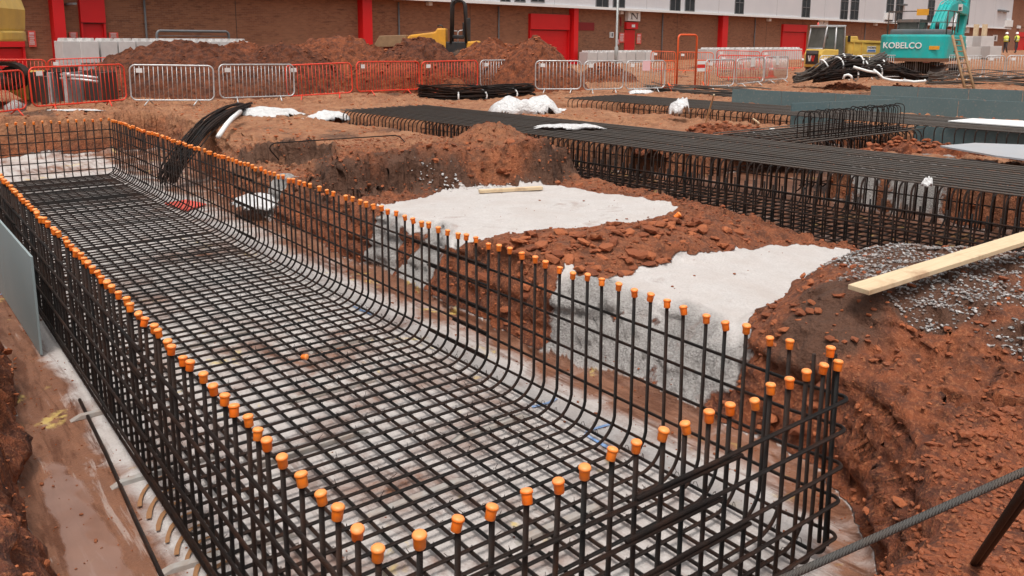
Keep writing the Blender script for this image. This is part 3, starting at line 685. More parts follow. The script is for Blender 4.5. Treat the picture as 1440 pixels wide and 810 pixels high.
# ------------------------------------------------------------------ beam cages to the right
def beam_cage(name, label, origin, rz, y0, y1, width, depth, step, nlong, rad, rich=True, lap=True):
    t = thing(name, label, 'rebar cage', origin, rz)
    sm = []
    for v in range(4):
        j = lambda s=.006: random.gauss(0, s)
        sm.append((MB().tube(fillet([(.10, j(), -depth+.02), (.025, j(), -depth+.09), (.02+j(), j(), -.02), (width-.02, 0, -.02), (width-.02, j(), -depth+.05)], .11, 6), rad, 7).mesh('stirrup', M['bar']),
                   MB().tube(fillet([(.02, j(), -.26+j(.02)), (.025, 0, -depth+.03), (width-.02, 0, -depth+.03), (width-.02, j(), -.24+j(.03))], .14, 6), rad, 7).mesh('u_bar', M['bar'])))
    n = int((y1-y0)/step)
    for k in range(n+1):
        a, b = sm[random.randrange(4)]; y = y0+k*step+random.gauss(0, .008)
        for me, dy in ((a, 0), (b, .035)):
            if not lap and me is b: continue
            o = bpy.data.objects.new(me.name.split('.')[0], me); COL.objects.link(o); o.parent = t; o.location = (0, y+dy, 0)
    for i in range(nlong):
        x = .03+i*(width-.06)/(nlong-1)
        MB().tube([(x, y0-.1+random.uniform(-.1, .1), .004), (x+random.gauss(0, .01), (y0+y1)/2, .004+random.gauss(0, .004)), (x, y1+random.uniform(-.02, .12), .004)], rad*1.05, 7).build('top_bar', M['bar_grey'], t)
    if rich:
        for i in range(10):
            x = .05+i*(width-.1)/9
            MB().tube([(x, y0-.1, -depth+.052), (x, y1, -depth+.052)], rad, 6).build('bottom_bar', M['bar'], t)
    for z in ((-.34, -.6, -.86) if rich else (-.4, -.7)):
        for x in (-.012, width+.012):
            MB().tube([(x, y0-.1, z), (x, (y0+y1)/2, z+random.gauss(0, .012)), (x, y1+.1, z)], rad*.9, 6).build('lacer_bar', M['bar'], t)
    return t
ang2 = math.atan2(.07, .9975)
beam2 = beam_cage('beam_cage', 'dark beam cage with a closed mat of long bars running behind the concrete pads', (8.7, 1.42, 0), ang2, -3.0, 14.5, 2.44, 1.0, .15, 14, .0125)
beam3 = beam_cage('beam_cage', 'far dark beam cage with flat bar top in front of the teal boards', (15.75, 4.15, 0), R(4), -6, 11.9, 2.35, .9, .19, 12, .0125, False, False)
beamx = beam_cage('beam_cage', 'short cross cage linking the two long beam cages', (15.2, 5.75, -.03), R(90), .0, 4.0, 1.9, .85, .2, 10, .012, False, False)
hp = thing('hairpin_row', 'row of upright black hairpin loops standing on the cross cage', 'rebar hairpins', (11.75, 6.0, 0), R(-2))
hm = MB().tube(fillet([(0, 0, -.42), (0, 0, .44), (.05, .26, .46), (.05, .26, -.40)], .07, 5), .0085, 6).mesh('hairpin', M['bar'])
for k in range(29):
    o = bpy.data.objects.new('hairpin', hm); COL.objects.link(o); o.parent = hp; o.location = (k*.105+random.gauss(0, .008), random.gauss(0, .01), random.gauss(0, .01)); o.rotation_euler = (0, random.gauss(0, .03), random.gauss(0, .08))
for y in (0, .27): MB().tube([(-.1, y-.012, .05), (3.1, y-.012, .06)], .008, 6).build('tie_bar', M['bar'], hp)

# ------------------------------------------------------------------ formwork
def formwork(label, a, b, z0, z1, npan, mat, thick=.03, group=None, ribs=True):
    a, b = np.array(a[:2]), np.array(b[:2]); d = b-a; ln = np.linalg.norm(d); rz = math.atan2(d[1], d[0])
    t = thing('formwork_wall', label, 'formwork', (a[0], a[1], z0), rz, group); w = ln/npan
    for k in range(npan):
        MB().box((w*(k+.5), 0, (z1-z0)/2+random.gauss(0, .004)), (w-.012, thick, z1-z0), 0).build('panel', mat, t, .003)
        if ribs: MB().box((w*(k+.5), thick/2+.03, (z1-z0)*.6), (w*.98, .05, .09)).build('waling', M['timber'], t)
    return t
formwork('weathered grey formwork panels standing outside the left wall of the near cage', (-.15, 5.95), (-.3, 16), -1.15, -.24, 5, M['formlight'], .02, None, False)
formwork('teal formwork boards of the middle strip behind the far beam cage', at(1440, 141, .22)+np.array([.6, -6.5, 0]), at(1030, 125, .22), -.35, .22, 9, M['form'], .03, None, False)
formwork('teal formwork boards furthest back below the coiled bars', at(1440, 125, .22)+np.array([.5, -6, 0]), at(1225, 120, .22), -.35, .22, 7, M['form'], .03, None, False)
formwork('short teal formwork boards turning from the far beam cage to the long strip', at(1113, 145, .2), at(1264, 139, .2), -.4, .2, 3, M['form'], .03, None, False)
formwork('teal formwork boards lining the far beam trench behind its hooks', at(1440, 180, -.02)+np.array([.35, -3.5, 0]), at(1275, 172, -.02)+np.array([.35, 0, 0]), -.95, -.1, 4, M['form'], .03, None, False)
# ------------------------------------------------------------------ loose things near the trench
def bars_thing(name, label, cat, paths, rad, mat, group=None, part='bar', n=7):
    c = np.mean([np.array(p[0]) for p in paths], 0)
    t = thing(name, label, cat, c, 0, group)
    for p in paths: MB().tube([tuple(np.array(q)-c) for q in p], rad, n).build(part, mat, t)
    return t
def single(name, label, cat, path, rad, mat, n=10):
    c = np.array(path[0]); return tag(_loc(MB().tube([tuple(np.array(q)-c) for q in path], rad, n).build(name, mat), c), label, cat)
def _loc(o, c): o.location = tuple(map(float, c)); return o
# ribbed bar crossing the lower right corner
pa, pb = atd(1110, 810, 2.35), atd(1440, 663, 2.75); dv = pb-pa
single('loose_bar', 'thick ribbed steel bar slanting across the lower right corner', 'rebar', [pa-dv*1.3, pa, pb, pb+dv*.5], .0118, M['bar_bright'])
pc, pd = at(1376, 782, -.42), atd(1440, 688, 2.75)
dv = (pd-pc); pp = pc-dv*.35
for sgn, lb in ((0, 'dark ribbed bar stuck upright in the red soil at the lower right'), (1, 'second dark bar standing tight against its twin in the red soil')):
    single('stub_bar', lb, 'rebar', [pp+np.array([.022, -.012, 0])*sgn, pc+dv*1.6+np.array([.022, -.012, 0])*sgn], .013, M['bar'])
# long thin bar lying on the blinding left of the cage
q = [at(112, 562, -1.15), at(150, 640, -1.152), at(190, 730, -1.152), at(232, 820, -1.152)]
single('loose_bar', 'thin dark bar lying along the muddy floor left of the cage', 'rebar', q, .0125, M['bar'])
# bent link bar on the back bank
q = [at(410, 245, -.75), at(372, 202, -.12), at(560, 190, -.1), at(577, 208, -.3)]
single('bent_bar', 'thin bent bar frame standing on the earth bank behind the cage', 'rebar', fillet(q, .1, 5), .011, M['bar'])
def plank(label, a, b, w, th, mat, name='plank', extra=0.):
    a, b = np.array(a), np.array(b); d = b-a; ln = np.linalg.norm(d)
    o = MB().box((ln/2, 0, th/2), (ln, w, th)).build(name, mat, None, .003); o.location = tuple(a)
    o.rotation_euler = (0, -math.asin(d[2]/ln), math.atan2(d[1], d[0])); return tag(o, label, 'plank' if name == 'plank' else name.replace('_', ' '))
a = at(1207, 411, -.06); b = at(1440, 338, .06); b = b+(b-a)*.12
plank('long pale timber board lying on top of the gravelly right bank', a, b, .17, .035, M['timber'])
a = hit(674, 270, base_h); b = hit(762, 266, base_h); plank('short timber batten lying on the upper concrete pad', (a[0], a[1], gz(*a[:2])+.01), (b[0], b[1], gz(*b[:2])+.015), .09, .045, M['timber'])
a = at(1052, 188, -.14); b = at(1098, 191, -.14); plank('white offcut board lying between the two beam cages', a, b, .16, .04, M['white'], 'white_board')
a = at(1085, 183, -.13); b = at(1094, 187, -.13); plank('small white offcut lying by the larger one between the beam cages', a, b, .1, .04, M['white'], 'white_board')
a = at(992, 174, -.2); b = at(1004, 134, .55); plank('thin timber stake leaning beside the white bag near the far cage', a, b, .03, .03, M['timber'], 'timber_stake')
a = at(1059, 168, -.1); b = at(1067, 174, -.12); plank('short pale stick leaning on the side of the far beam cage', a, b, .03, .03, M['timber'], 'timber_stake')
def sheet_poly(name, label, cat, pts, th, mat):
    P = [np.array(p) for p in pts]; c = np.mean(P, 0); n = len(P)
    vs = [tuple(p-c) for p in P]+[tuple(p-c+np.array([0, 0, th])) for p in P]
    o = MB().add(vs, [tuple(range(n))[::-1], tuple(range(n, 2*n))]+[(i, (i+1) % n, n+(i+1) % n, n+i) for i in range(n)]).build(name, mat, None, .0); o.location = tuple(c); return tag(o, label, cat)
sheet_poly('white_board', 'white flat sheet lying on the far beam cage top', 'board', [at(1333, 171, .03), at(1368, 167.5, .03), at(1500, 174, .03), at(1500, 186, .03), at(1440, 179, .03)], .02, M['white'])
sheet_poly('grey_board', 'grey board sheet propped over the rubble between the beam cages', 'board', [at(1322, 207, .0), at(1371, 203, .06), at(1440, 205.5, .06), at(1520, 212, .05), at(1520, 236, -.02), at(1400, 221, .0)], .025, M['greysheet'])
def crumple(name, label, cat, c, size, mat, seed, n=22, hgt=.3):
    """a crumpled sheet or bag: a closed lumpy heap"""
    r_ = np.random.default_rng(seed); g = np.linspace(-1, 1, n); X, Y = np.meshgrid(g, g, indexing='ij'); x, y = X.ravel(), Y.ravel()
    rr = np.hypot(x, y); k = np.clip(1-rr**2.4, 0, 1)
    sx = x*(1+.25*vn(x*2, y*2, seed)); sy = y*(1+.25*vn(x*2+5, y*2, seed+3))
    z = k**.6*(.55+.35*fbm(x, y, 1.6, 3, seed)+.25*np.abs(fbm(x, y, 4, 3, seed+9)))
    m = rr < 1.05+.12*vn(x*3, y*3, seed+5); idx = -np.ones(n*n, int); idx[m] = np.arange(m.sum())
    co_ = np.stack([sx*size[0], sy*size[1], np.maximum(z, .02)*size[2]], 1)[m]
    ii, jj = np.meshgrid(np.arange(n-1), np.arange(n-1), indexing='ij'); a = (ii*n+jj).ravel(); q = np.stack([a, a+n, a+n+1, a+1], 1); q = idx[q]; q = q[(q >= 0).all(1)]
    o = link(name, np_mesh(name, co_, q, [mat])); sd_ = o.modifiers.new('thickness', 'SOLIDIFY'); sd_.thickness = .012
    o.location = tuple(map(float, c)); return tag(o, label, cat)
def on(px, py, dz=0.):
    q = hit(px, py, lambda x, y: hfun(x, y)[0], .3, -1.2); return np.array([q[0], q[1], q[2]+dz])
YW = -YAW
def cr(name, label, cat, px, py, size, seed, dz=-.02, mat='sheet', z=None, rz=None):
    c = on(px, py, dz) if z is None else at(px, py, z)
    o = crumple(name, label, cat, c, size, M[mat], seed); o.rotation_euler = (0, 0, YW if rz is None else rz); return o
cr('white_sheet', 'crumpled white plastic sheet on the bank behind the draped bars', 'plastic sheet', 372, 161, (1.0, .5, .28), 3)
cr('white_sheet', 'white plastic sheet lying in front of the far end of the beam cage', 'plastic sheet', 457, 167, (.55, .4, .3), 5)
cr('white_sheet', 'large heaped white sheet on the soil beyond the beam cage', 'plastic sheet', 738, 158, (.85, .5, .62), 8)
cr('white_sheet', 'flat trailing end of white sheet right of the heaped sheet', 'plastic sheet', 783, 156, (.4, .25, .12), 12)
cr('cement_bag', 'white bag with dark print lying flat on the beam cage bars', 'bag', 801, 180, (.62, .26, .12), 15, 0, 'sheet', .03)
cr('white_bag', 'small white plastic bag caught on the bars near the far cage', 'bag', 955, 160, (.27, .2, .5), 18, 0, 'sheet', -.05)
cr('white_sheet', 'scrap of white paper on the ground by the barriers', 'paper', 900, 131, (.5, .25, .2), 21)
cr('white_sheet', 'scrap of pale sheet lying by the left red barrier', 'paper', 108, 154, (.75, .18, .06), 22)
cr('paper_tag', 'small white tag tied to the beam cage bars at the right', 'tag', 1303, 262, (.07, .05, .14), 25, 0, 'sheet', .0)
cr('white_sheet', 'crumpled pale sheet on the floor behind the far cage wall', 'plastic sheet', 375, 285, (.6, .5, .25), 28)
# stone by the left barrier
o = link('boulder', np_mesh('boulder', TPLR[0][0], TPLR[0][1], [M['gravel']], True)); o.location = tuple(on(22, 156)); o.scale = (.3, .3, .36); tag(o, 'round grey stone beside the foot of the left red barrier', 'stone')
# red plastic on the floor at the foot of the far wall
sheet_poly('red_sheet', 'faded red plastic strip on the floor behind the right cage wall', 'plastic sheet', [at(232, 287, -1.15), at(262, 282, -1.15), at(290, 288, -1.15), at(262, 297, -1.15)], .02, M['posterred'])
# puddle, spray marks and mud streaks on the blinding
def ribbon(name, label, pts, w, mat, cat=None, kind=None, mb=None):
    own = mb is None; mb = mb or MB(); P = [np.array(p) for p in pts]
    vs = []
    for i, p in enumerate(P):
        d = P[min(i+1, len(P)-1)]-P[max(i-1, 0)]; nrm = np.array([-d[1], d[0], 0]); nrm /= np.linalg.norm(nrm)+1e-9; ww = w*(.8+.4*random.random())
        vs += [tuple(p+nrm*ww), tuple(p-nrm*ww)]
    mb.add(vs, [(2*i, 2*i+1, 2*i+3, 2*i+2) for i in range(len(P)-1)])
    if own: return tag(mb.build(name, mat), label, cat, None, kind)
mbm = MB()
for k in range(8):
    cx, cy = 196+k*13, 712+k*17
    ribbon('', '', [at(cx+46*(1-math.cos(t)), cy-44*math.sin(t), -1.150) for t in np.linspace(.0, 1.5, 9)], .013, None, mb=mbm)
tag(mbm.build('mud_streak', M['mudstreak']), 'curved rake streaks of brown mud on the floor beside the cage', None, None, 'stuff')
for lab, pts in (('blue sprayed arrow mark on the floor inside the right cage wall', [(858, 596), (828, 605), (824, 611), (860, 632)]), ('blue sprayed dash on the floor further along the right wall', [(748, 572), (772, 566), (783, 560)]), ('faint blue spray mark on the floor by the bends', [(497, 430), (508, 436), (524, 442)]), ('blue spray mark on the floor left of the grey panels', [(0, 414), (8, 412), (16, 410)])):
    P = [at(x, y, -1.157) for x, y in pts]; pp = []
    for a_, b_ in zip(P[:-1], P[1:]): pp += [a_+(b_-a_)*t for t in np.linspace(0, 1, 5)[:-1]]
    ribbon('spray_mark', lab, pp+[P[-1]], .016, M['bluespray'], 'spray mark')

# rebar bundles ------------------------------------------------------
def bundle(name, label, spine, nb, spread, rad, seed, mat='bar_grey', straps=(), cat='rebar bundle', bend=0., fan=0., zs=1.1):
    r_ = random.Random(seed); S = [np.array(p) for p in spine]; n = 14; P = []
    def cat_(t):
        k = t*(len(S)-1); i = min(int(k), len(S)-2); f = k-i
        p0, p1, p2, p3 = S[max(i-1, 0)], S[i], S[i+1], S[min(i+2, len(S)-1)]
        return .5*((2*p1)+(-p0+p2)*f+(2*p0-5*p1+4*p2-p3)*f*f+(-p0+3*p1-3*p2+p3)*f**3)
    d = S[-1]-S[0]; side = np.array([-d[1], d[0], 0.]); side /= np.linalg.norm(side)+1e-9
    paths = []
    for k in range(nb):
        o = side*r_.uniform(-spread, spread)+np.array([0, 0, r_.uniform(0, spread*zs)]); t0, t1 = r_.uniform(0, .06), r_.uniform(.92, 1)
        fe = r_.gauss(0, fan)
        paths.append([cat_(t)+o*(1+.25*math.sin(7*t+k))*(1-.4*math.sin(math.pi*t)*bend)+side*fe*(t-.5)**2*4 for t in np.linspace(t0, t1, n)])
    th = bars_thing(name, label, cat, paths, rad, M[mat], None, 'bar', 6)
    c = np.array(th.location)
    for t in straps:
        p = cat_(t)+np.array([0, 0, spread*.5]); q = cat_(min(1, t+.03))-cat_(max(0, t-.03)); q /= np.linalg.norm(q); rr = spread*.95+rad
        b2 = np.cross(q, [0, 0, 1.]); b2 /= np.linalg.norm(b2); b3 = np.cross(b2, q)
        MB().tube([tuple(p+(b2*math.cos(u)+b3*math.sin(u)*.85)*rr-c) for u in np.linspace(0, 6.28, 15)[:-1]], .03, 6, closed=True).build('strap', M['strap'], th)
    return th
z0 = -.2
bundle('rebar_bundle', 'straight strapped bundle of black bars lying in front of the red and grey barriers', [at(588, 137, z0), at(640, 140, z0), at(700, 138, z0), at(752, 134, z0)], 60, .20, .018, 1, 'bar', (.36, .55, .78), 'rebar bundle', 0, 0, 1.9)
bundle('rebar_bundle', 'dark bars draped over the edge of the bank into the cage trench', [at(347, 154, -.14), at(322, 163, -.12), at(290, 183, -.22), at(268, 208, -.45), atX(247, 238, 3.35), atX(236, 262, 3.25)], 48, .17, .015, 2, 'bar', (), 'rebar bundle')
ribbon_pts = [at(338, 157, .06), at(326, 167, .04), at(318, 176, .0), at(307, 192, -.16)]
cs = np.mean(ribbon_pts, 0); tag(_loc(MB().tube([tuple(p-cs) for p in ribbon_pts], .05, 6).build('white_strap', M['strap']), cs), 'white strap hanging over the dark draped bars', 'strap')
P_ = lambda *q: [atd(x, y, dd) for x, y, dd in q]
PL = [('bent dark bar bundle at the left of the big strapped pile', P_((1115,117,34),(1140,111,34),(1165,95,34.2),(1200,90,34.4)), (.6, .85)),
      ('dark bar bundle drooping down the middle of the big strapped pile', P_((1140,117,33.6),(1160,108,33.7),(1180,95,34),(1215,94,34.6)), (.65, .9)),
      ('lowest dark bar bundle lying along the front of the big strapped pile', P_((1150,116,33.2),(1190,111,33.3),(1225,108,33.6),(1262,106,34)), (.45, .75)),
      ('dark bar bundle pointing up to the right out of the big pile', P_((1200,104,34.5),(1222,96,34.6),(1243,86,35)), (.4,)),
      ('dark bar bundle curling down at the right end of the big pile', P_((1225,98,34.5),(1245,101,34.6),(1268,108,34.8),(1292,115,35)), (.25,)),
      ('dark bar bundle lying across the back of the big strapped pile', P_((1165,100,35),(1200,95,35),(1238,98,35)), (.5, .75))]
for k, (lb, sp, stp) in enumerate(PL): bundle('rebar_bundle', lb, sp, 46, .30, .022, 10+k, 'bar_grey' if k in (0, 3) else 'bar', stp, 'rebar bundle', 0, .10)
for lb, pts in (('white strap looped loosely over the right of the bar pile', [(1228, 98), (1236, 104), (1242, 110), (1255, 113), (1275, 114)]), ('white strap trailing on the ground right of the bar pile', [(1270, 113), (1285, 115), (1300, 114), (1302, 112)]), ('white strap hanging in a loop at the front of the bar pile', [(1186, 111), (1188, 106), (1193, 105), (1197, 107), (1198, 111)]), ('white strap across the middle of the bar pile', [(1200, 94), (1210, 97), (1220, 100), (1232, 102)])):
    P = [atd(x, y, 32.6) for x, y in pts]; cs = np.mean(P, 0); tag(_loc(MB().tube([tuple(p-cs) for p in P], .05, 6).build('white_strap', M['strap']), cs), lb, 'strap')
bundle('rebar_bundle', 'flat run of loose dark bars on the ground near the teal boards', [at(905, 130, -.22), at(980, 134, -.21), at(1085, 143, -.2)], 16, .28, .02, 30, 'bar_grey', (), 'rebar bundle')
bundle('rebar_bundle', 'flat stack of dark bars on the ground at the far right', [at(1300, 121, -.15), at(1370, 121, -.15), at(1470, 124, -.15)], 20, .5, .022, 31, 'bar_grey', (), 'rebar bundle')

# ------------------------------------------------------------------ crowd barriers
bar_me = MB().tube([(0, 0, 0), (0, 0, 1)], .0095, 5)
bar_mesh = {k: bar_me.mesh('infill_bar', M[k]) for k in ('galv', 'redpaint', 'orangepaint')}
def barrier(label, a, b, hgt=1.08, mat='galv', group='crowd barriers', notice=None, feet=True):
    a, b = np.array(a), np.array(b); d = b-a; ln = math.hypot(d[0], d[1]); rz = math.atan2(d[1], d[0])
    t = thing('crowd_barrier', label, 'barrier', a, rz, group); t.rotation_euler = (random.gauss(0, .02), -math.atan2(d[2], ln), rz)
    z0 = .14; w = ln-.04
    fr = fillet([(.02, 0, z0), (w, 0, z0), (w, 0, hgt), (.02, 0, hgt)], .13, 5, True)
    MB().tube(fr, .021, 8, closed=True).build('frame', M[mat], t)
    n = max(6, int(w/.115))
    for k in range(1, n):
        o = bpy.data.objects.new('infill_bar', bar_mesh[mat]); COL.objects.link(o); o.parent = t; o.location = (.02+(w-.02)*k/n, 0, z0); o.scale = (1, 1, hgt-z0)
    if feet:
        for x in (.22*w, .8*w):
            MB().tube([(x-.1, -.26, .012), (x, 0, z0+.02), (x+.06, .26, .012)], .018, 6).build('foot', M[mat], t)
    MB().box((.26, -.03, hgt-.15), (.16, .008, .12)).build('number_plate', M['offwhite'], t)
    if notice: MB().box((w*notice[1], -.035, hgt-.17), (.34, .008, .34)).build('notice', M[notice[0]], t)
    return t
def gb(x, y): 
    q = hit(x, y, lambda xx, yy: hfun(xx, yy)[0], .4, -.6); return q
BR = [('red barrier cut off by the left edge of the picture', (-30, 170), (40, 160), 1.08, 'redpaint'),
      ('long red barrier tilted in front of the trench boxes', (46, 158), (181, 147), 1.12, 'redpaint'),
      ('galvanised barrier immediately right of the long red barrier', (184, 148), (304, 148), 1.1, 'galv'),
      ('galvanised barrier overlapping the first red one of the middle run', (309, 145), (416, 141), 1.08, 'galv'),
      ('first red barrier of the middle run, beside the overlapping grey one', (404, 142), (498, 136), 1.08, 'redpaint'),
      ('middle red barrier of the run of three', (502, 135), (591, 131), 1.08, 'redpaint'),
      ('red barrier behind the straight strapped bar bundle', (593, 132), (673, 128), 1.08, 'redpaint'),
      ('galvanised barrier just right of the run of three red ones', (675, 128), (749, 125), 1.08, 'galv'),
      ('galvanised barrier in front of the red loading door', (752, 131), (818, 131), 1.1, 'galv'),
      ('galvanised barrier in front of the lamp post', (820, 132), (877, 130), 1.1, 'galv'),
      ('galvanised barrier with a pink notice next to the orange gate', (879, 131), (935, 129), 1.1, 'galv'),
      ('galvanised barrier immediately right of the orange gate', (990, 127), (1032, 125), 1.1, 'galv'),
      ('galvanised barrier turning away behind the teal boards with a white notice', (1034, 124), (1073, 119), 1.1, 'galv'),
      ('galvanised barrier in front of the traffic cone', (1074, 118), (1107, 115), 1.1, 'galv'),
      ('galvanised barrier behind the left of the bar pile', (1150, 113), (1205, 113), 1.1, 'galv'),
      ('galvanised barrier below the teal excavator', (1207, 112), (1287, 112), 1.1, 'galv'),
      ('galvanised barrier with a pink notice near the excavator tracks', (1288, 112), (1318, 112), 1.1, 'galv'),
      ('galvanised barrier directly left of the ladder', (1319, 112), (1350, 112), 1.1, 'galv'),
      ('galvanised barrier directly right of the ladder', (1351, 113), (1381, 113), 1.1, 'galv'),
      ('second galvanised barrier right of the ladder', (1382, 113), (1412, 113), 1.1, 'galv'),
      ('galvanised barrier at the right edge of the picture', (1413, 113), (1450, 113), 1.1, 'galv')]
NOT = {10: ('pinkpaper', .5), 12: ('offwhite', .55), 16: ('pinkpaper', .5), 13: ('offwhite', .5)}
for i, (lb, a, b, h, m) in enumerate(BR):
    barrier(lb, gb(*a), gb(*b), h, m, 'red crowd barriers' if m == 'redpaint' else 'galvanised crowd barriers', NOT.get(i))
BB = [('small red barrier far left behind the yellow excavator tracks', (-8, 33), (66, 33), 'redpaint', 81), ('red barrier in front of the white block row', (68, 33), (157, 33), 'redpaint', 81), ('red barrier between block row and big spoil heap', (158, 33), (215, 33), 'redpaint', 81),
      ('orange barrier behind the left side of the tall gate', (914, 46), (950, 46), 'orangepaint', 88), ('orange barrier behind the right side of the tall gate', (952, 45), (1003, 45), 'orangepaint', 87), ('red barrier in front of the red post blocks', (1006, 48), (1068, 48), 'redpaint', 86), ('red barrier in front of the right red shutter door', (1070, 49), (1130, 49), 'redpaint', 86), ('low red barrier leaning behind the grey barriers', (1008, 38), (1085, 39), 'redpaint', 97)]
for lb, (x1, d1), (x2, d2), m, yy in BB:
    a, b = atd(x1, yy+10, d1), atd(x2, yy+10, d2); a[2] = gz(a[0], a[1]); b[2] = gz(b[0], b[1]); barrier(lb, a, b, 1.1, m, 'red and orange barriers further back')
# tall orange pedestrian gate
ga, gb_ = gb(951, 128), gb(977, 127); gl = math.hypot(*(gb_-ga)[:2]); gt = thing('site_gate', 'tall orange tubular gate frame between the grey barriers', 'gate', ga, math.atan2(gb_[1]-ga[1], gb_[0]-ga[0]))
MB().tube(fillet([(0, 0, 0), (0, 0, 2.0), (gl, 0, 2.0), (gl, 0, 0)], .12, 5), .035, 8).build('arch', M['orangepaint'], gt)
for x0, x1 in ((-.75, -.06), (gl+.06, gl+.85)):
    MB().tube(fillet([(x0, .05, .14), (x1, .05, .14), (x1, .05, 1.08), (x0, .05, 1.08)], .1, 4, True), .022, 6, closed=True).build('side_frame', M['orangepaint'], gt)
    for k in range(1, 5):
        o = bpy.data.objects.new('infill_bar', bar_mesh['orangepaint']); COL.objects.link(o); o.parent = gt; o.location = (x0+(x1-x0)*k/5, .05, .14); o.scale = (1, 1, .94)
    for dx in (-.12, .12): MB().tube([((x0+x1)/2, .05, .3), ((x0+x1)/2+dx, -.25, 0)], .02, 6).build('foot', M['orangepaint'], gt)
for k, (z, m) in enumerate(((1.0, 'white'), (.86, 'red_print'), (.74, 'white'))): MB().box((gl+.3, -.01, z), (.46, .01, .125)).build('notice', M[m], gt)
# traffic cone
cn = on(1084, 109); t = thing('traffic_cone', 'orange traffic cone behind the grey barrier', 'cone', cn); MB().lathe([(.15, .04), (.03, .72), (.02, .73)], n=12).build('cone_body', M['cone'], t); MB().box((0, 0, .02), (.4, .4, .04)).build('base', M['cone'], t); MB().lathe([(.103, .34), (.078, .46)], (0, 0, 0), 12).build('reflective_band', M['white'], t)
# ------------------------------------------------------------------ the long brick building
def lift(x, y, z): d = ray(x, y); return CAM+(z-CAM[2])/d[2]*d
CLZ = 3.75
FA, FB = lift(610, 1.2, CLZ), lift(1340, 37, CLZ); FD = FB-FA; FD[2] = 0; FD /= np.linalg.norm(FD); FN = np.array([FD[1], -FD[0], 0])   # FN points to the site
FRZ = math.atan2(FD[1], FD[0])
def fac(x, y):
    """facade coordinates (along, height) of a place of the photograph"""
    d = ray(x, y); t = ((FA-CAM)@FN)/(d@FN); p = CAM+t*d; return float((p-FA)@FD), float(p[2])
S = lambda x, y=50: fac(x, y)[0]
bld = thing('brick_building', 'long brown brick building with pale upper cladding and red doors across the back', 'building', (FA[0], FA[1], 0), FRZ)
s_end = S(1417, 30); s0 = S(-60, 30); GZ0 = -.6
# local frame: x along the wall, y = -distance towards the site
MB().box(((s0-8+s_end+60)/2, .25, (CLZ+.4+GZ0)/2), (s_end+60-s0+8, .5, CLZ+.4-GZ0)).build('brick_wall', M['brick'], bld)
MB().box(((s_end+60+s_end)/2, .25, CLZ+.4+2.5), (60, .5, 5.2)).build('upper_brick_wall', M['brick'], bld)
MB().prism([(s_end-.1, CLZ), (s0-8, CLZ), (s0-8, CLZ+6), (s_end-.1, CLZ+6)], -.55, .4, 'y').build('cladding', M['clad'], bld)
for k in range(12):
    xk = S(600)+k*(s_end-S(600))/12
    MB().box((xk, -.553, CLZ+3), (.03, .01, 5.9)).build('cladding_joint', M['dark'] if k % 4 == 9 else M['greysheet'], bld)
MB().box(((s0-8+s_end)/2, -.60, CLZ+.02), (s_end-s0+7.8, .12, .16)).build('eaves_trim', M['white'], bld)
MB().box(((s0-8+s_end+60)/2, 2, CLZ+6.2), (s_end+60-s0+10, 6, .4)).build('roof', M['greyhood'], bld)
for k in range(14):
    xk = S(90)+k*7.3; MB().box((xk, -.006, (CLZ+GZ0)/2), (.025, .012, CLZ-GZ0-.1)).build('movement_joint', M['dark'], bld)
for px in (205, 560, 700, 930, 1060, 1215): MB().tube([(S(px), -.08, GZ0), (S(px), -.08, CLZ-.15)], .045, 8).build('downpipe', M['greyhood'], bld)
def on_wall(x0, y0, x1, y1): a = fac(x0, y0); b = fac(x1, y1); return (a[0]+b[0])/2, (a[1]+b[1])/2, abs(b[0]-a[0]), abs(b[1]-a[1])
for x0, x1, yb in ((724, 738, 2), (747, 765, 2), (720-16, 720-3, 2), (838, 855, 10), (862, 878, 10), (942, 956, 15), (963, 976, 15), (1033, 1045, 19), (1127, 1138, 24), (1181, 1191, 27), (1195, 1206, 27), (1245, 1255, 29), (1258, 1268, 29), (1303, 1312, 31), (1350, 1361, 34)):
    d = ray(x0, yb); off = .56
    def sx(x):
        d = ray(x, yb); t = ((FA+FN*off-CAM)@FN)/(d@FN); p = CAM+t*d; return float((p-FA)@FD), float(p[2])
    (a, zb), (b, _) = sx(x0), sx(x1); w = b-a; h = 3.6
    o = MB().box(((a+b)/2, -.555, zb+h/2), (w, .03, h)).build('window', M['glass'], bld)
    fm = MB()
    for xx in (a, (a+b)/2, b): fm.box((xx, -.575, zb+h/2), (.06, .05, h))
    for k in range(5): fm.box(((a+b)/2, -.58, zb+h*k/4), (w+.06, .045, .06))
    fm.build('frame', M['greyhood'], o)
def wbox(name, x0, y0, x1, y1, mat, th=.1, y=-.0, zlow=None, mats=None):
    cx, cz, w, h = on_wall(x0, y0, x1, y1)
    if zlow is not None: top = cz+h/2; h = top-zlow; cz = (top+zlow)/2
    return MB().box((cx, y-th/2, cz), (w, th, h)).build(name, M[mat], bld)
for x0, x1 in ((71, 87), (503.5, 516.5), (800, 806), (1009.5, 1017)):
    cx, _, w, _ = on_wall(x0, 40, x1, 41); MB().box((cx, -.22, (CLZ-.06+GZ0)/2), (w, .44, CLZ-.06-GZ0)).build('pilaster', M['red'], bld)
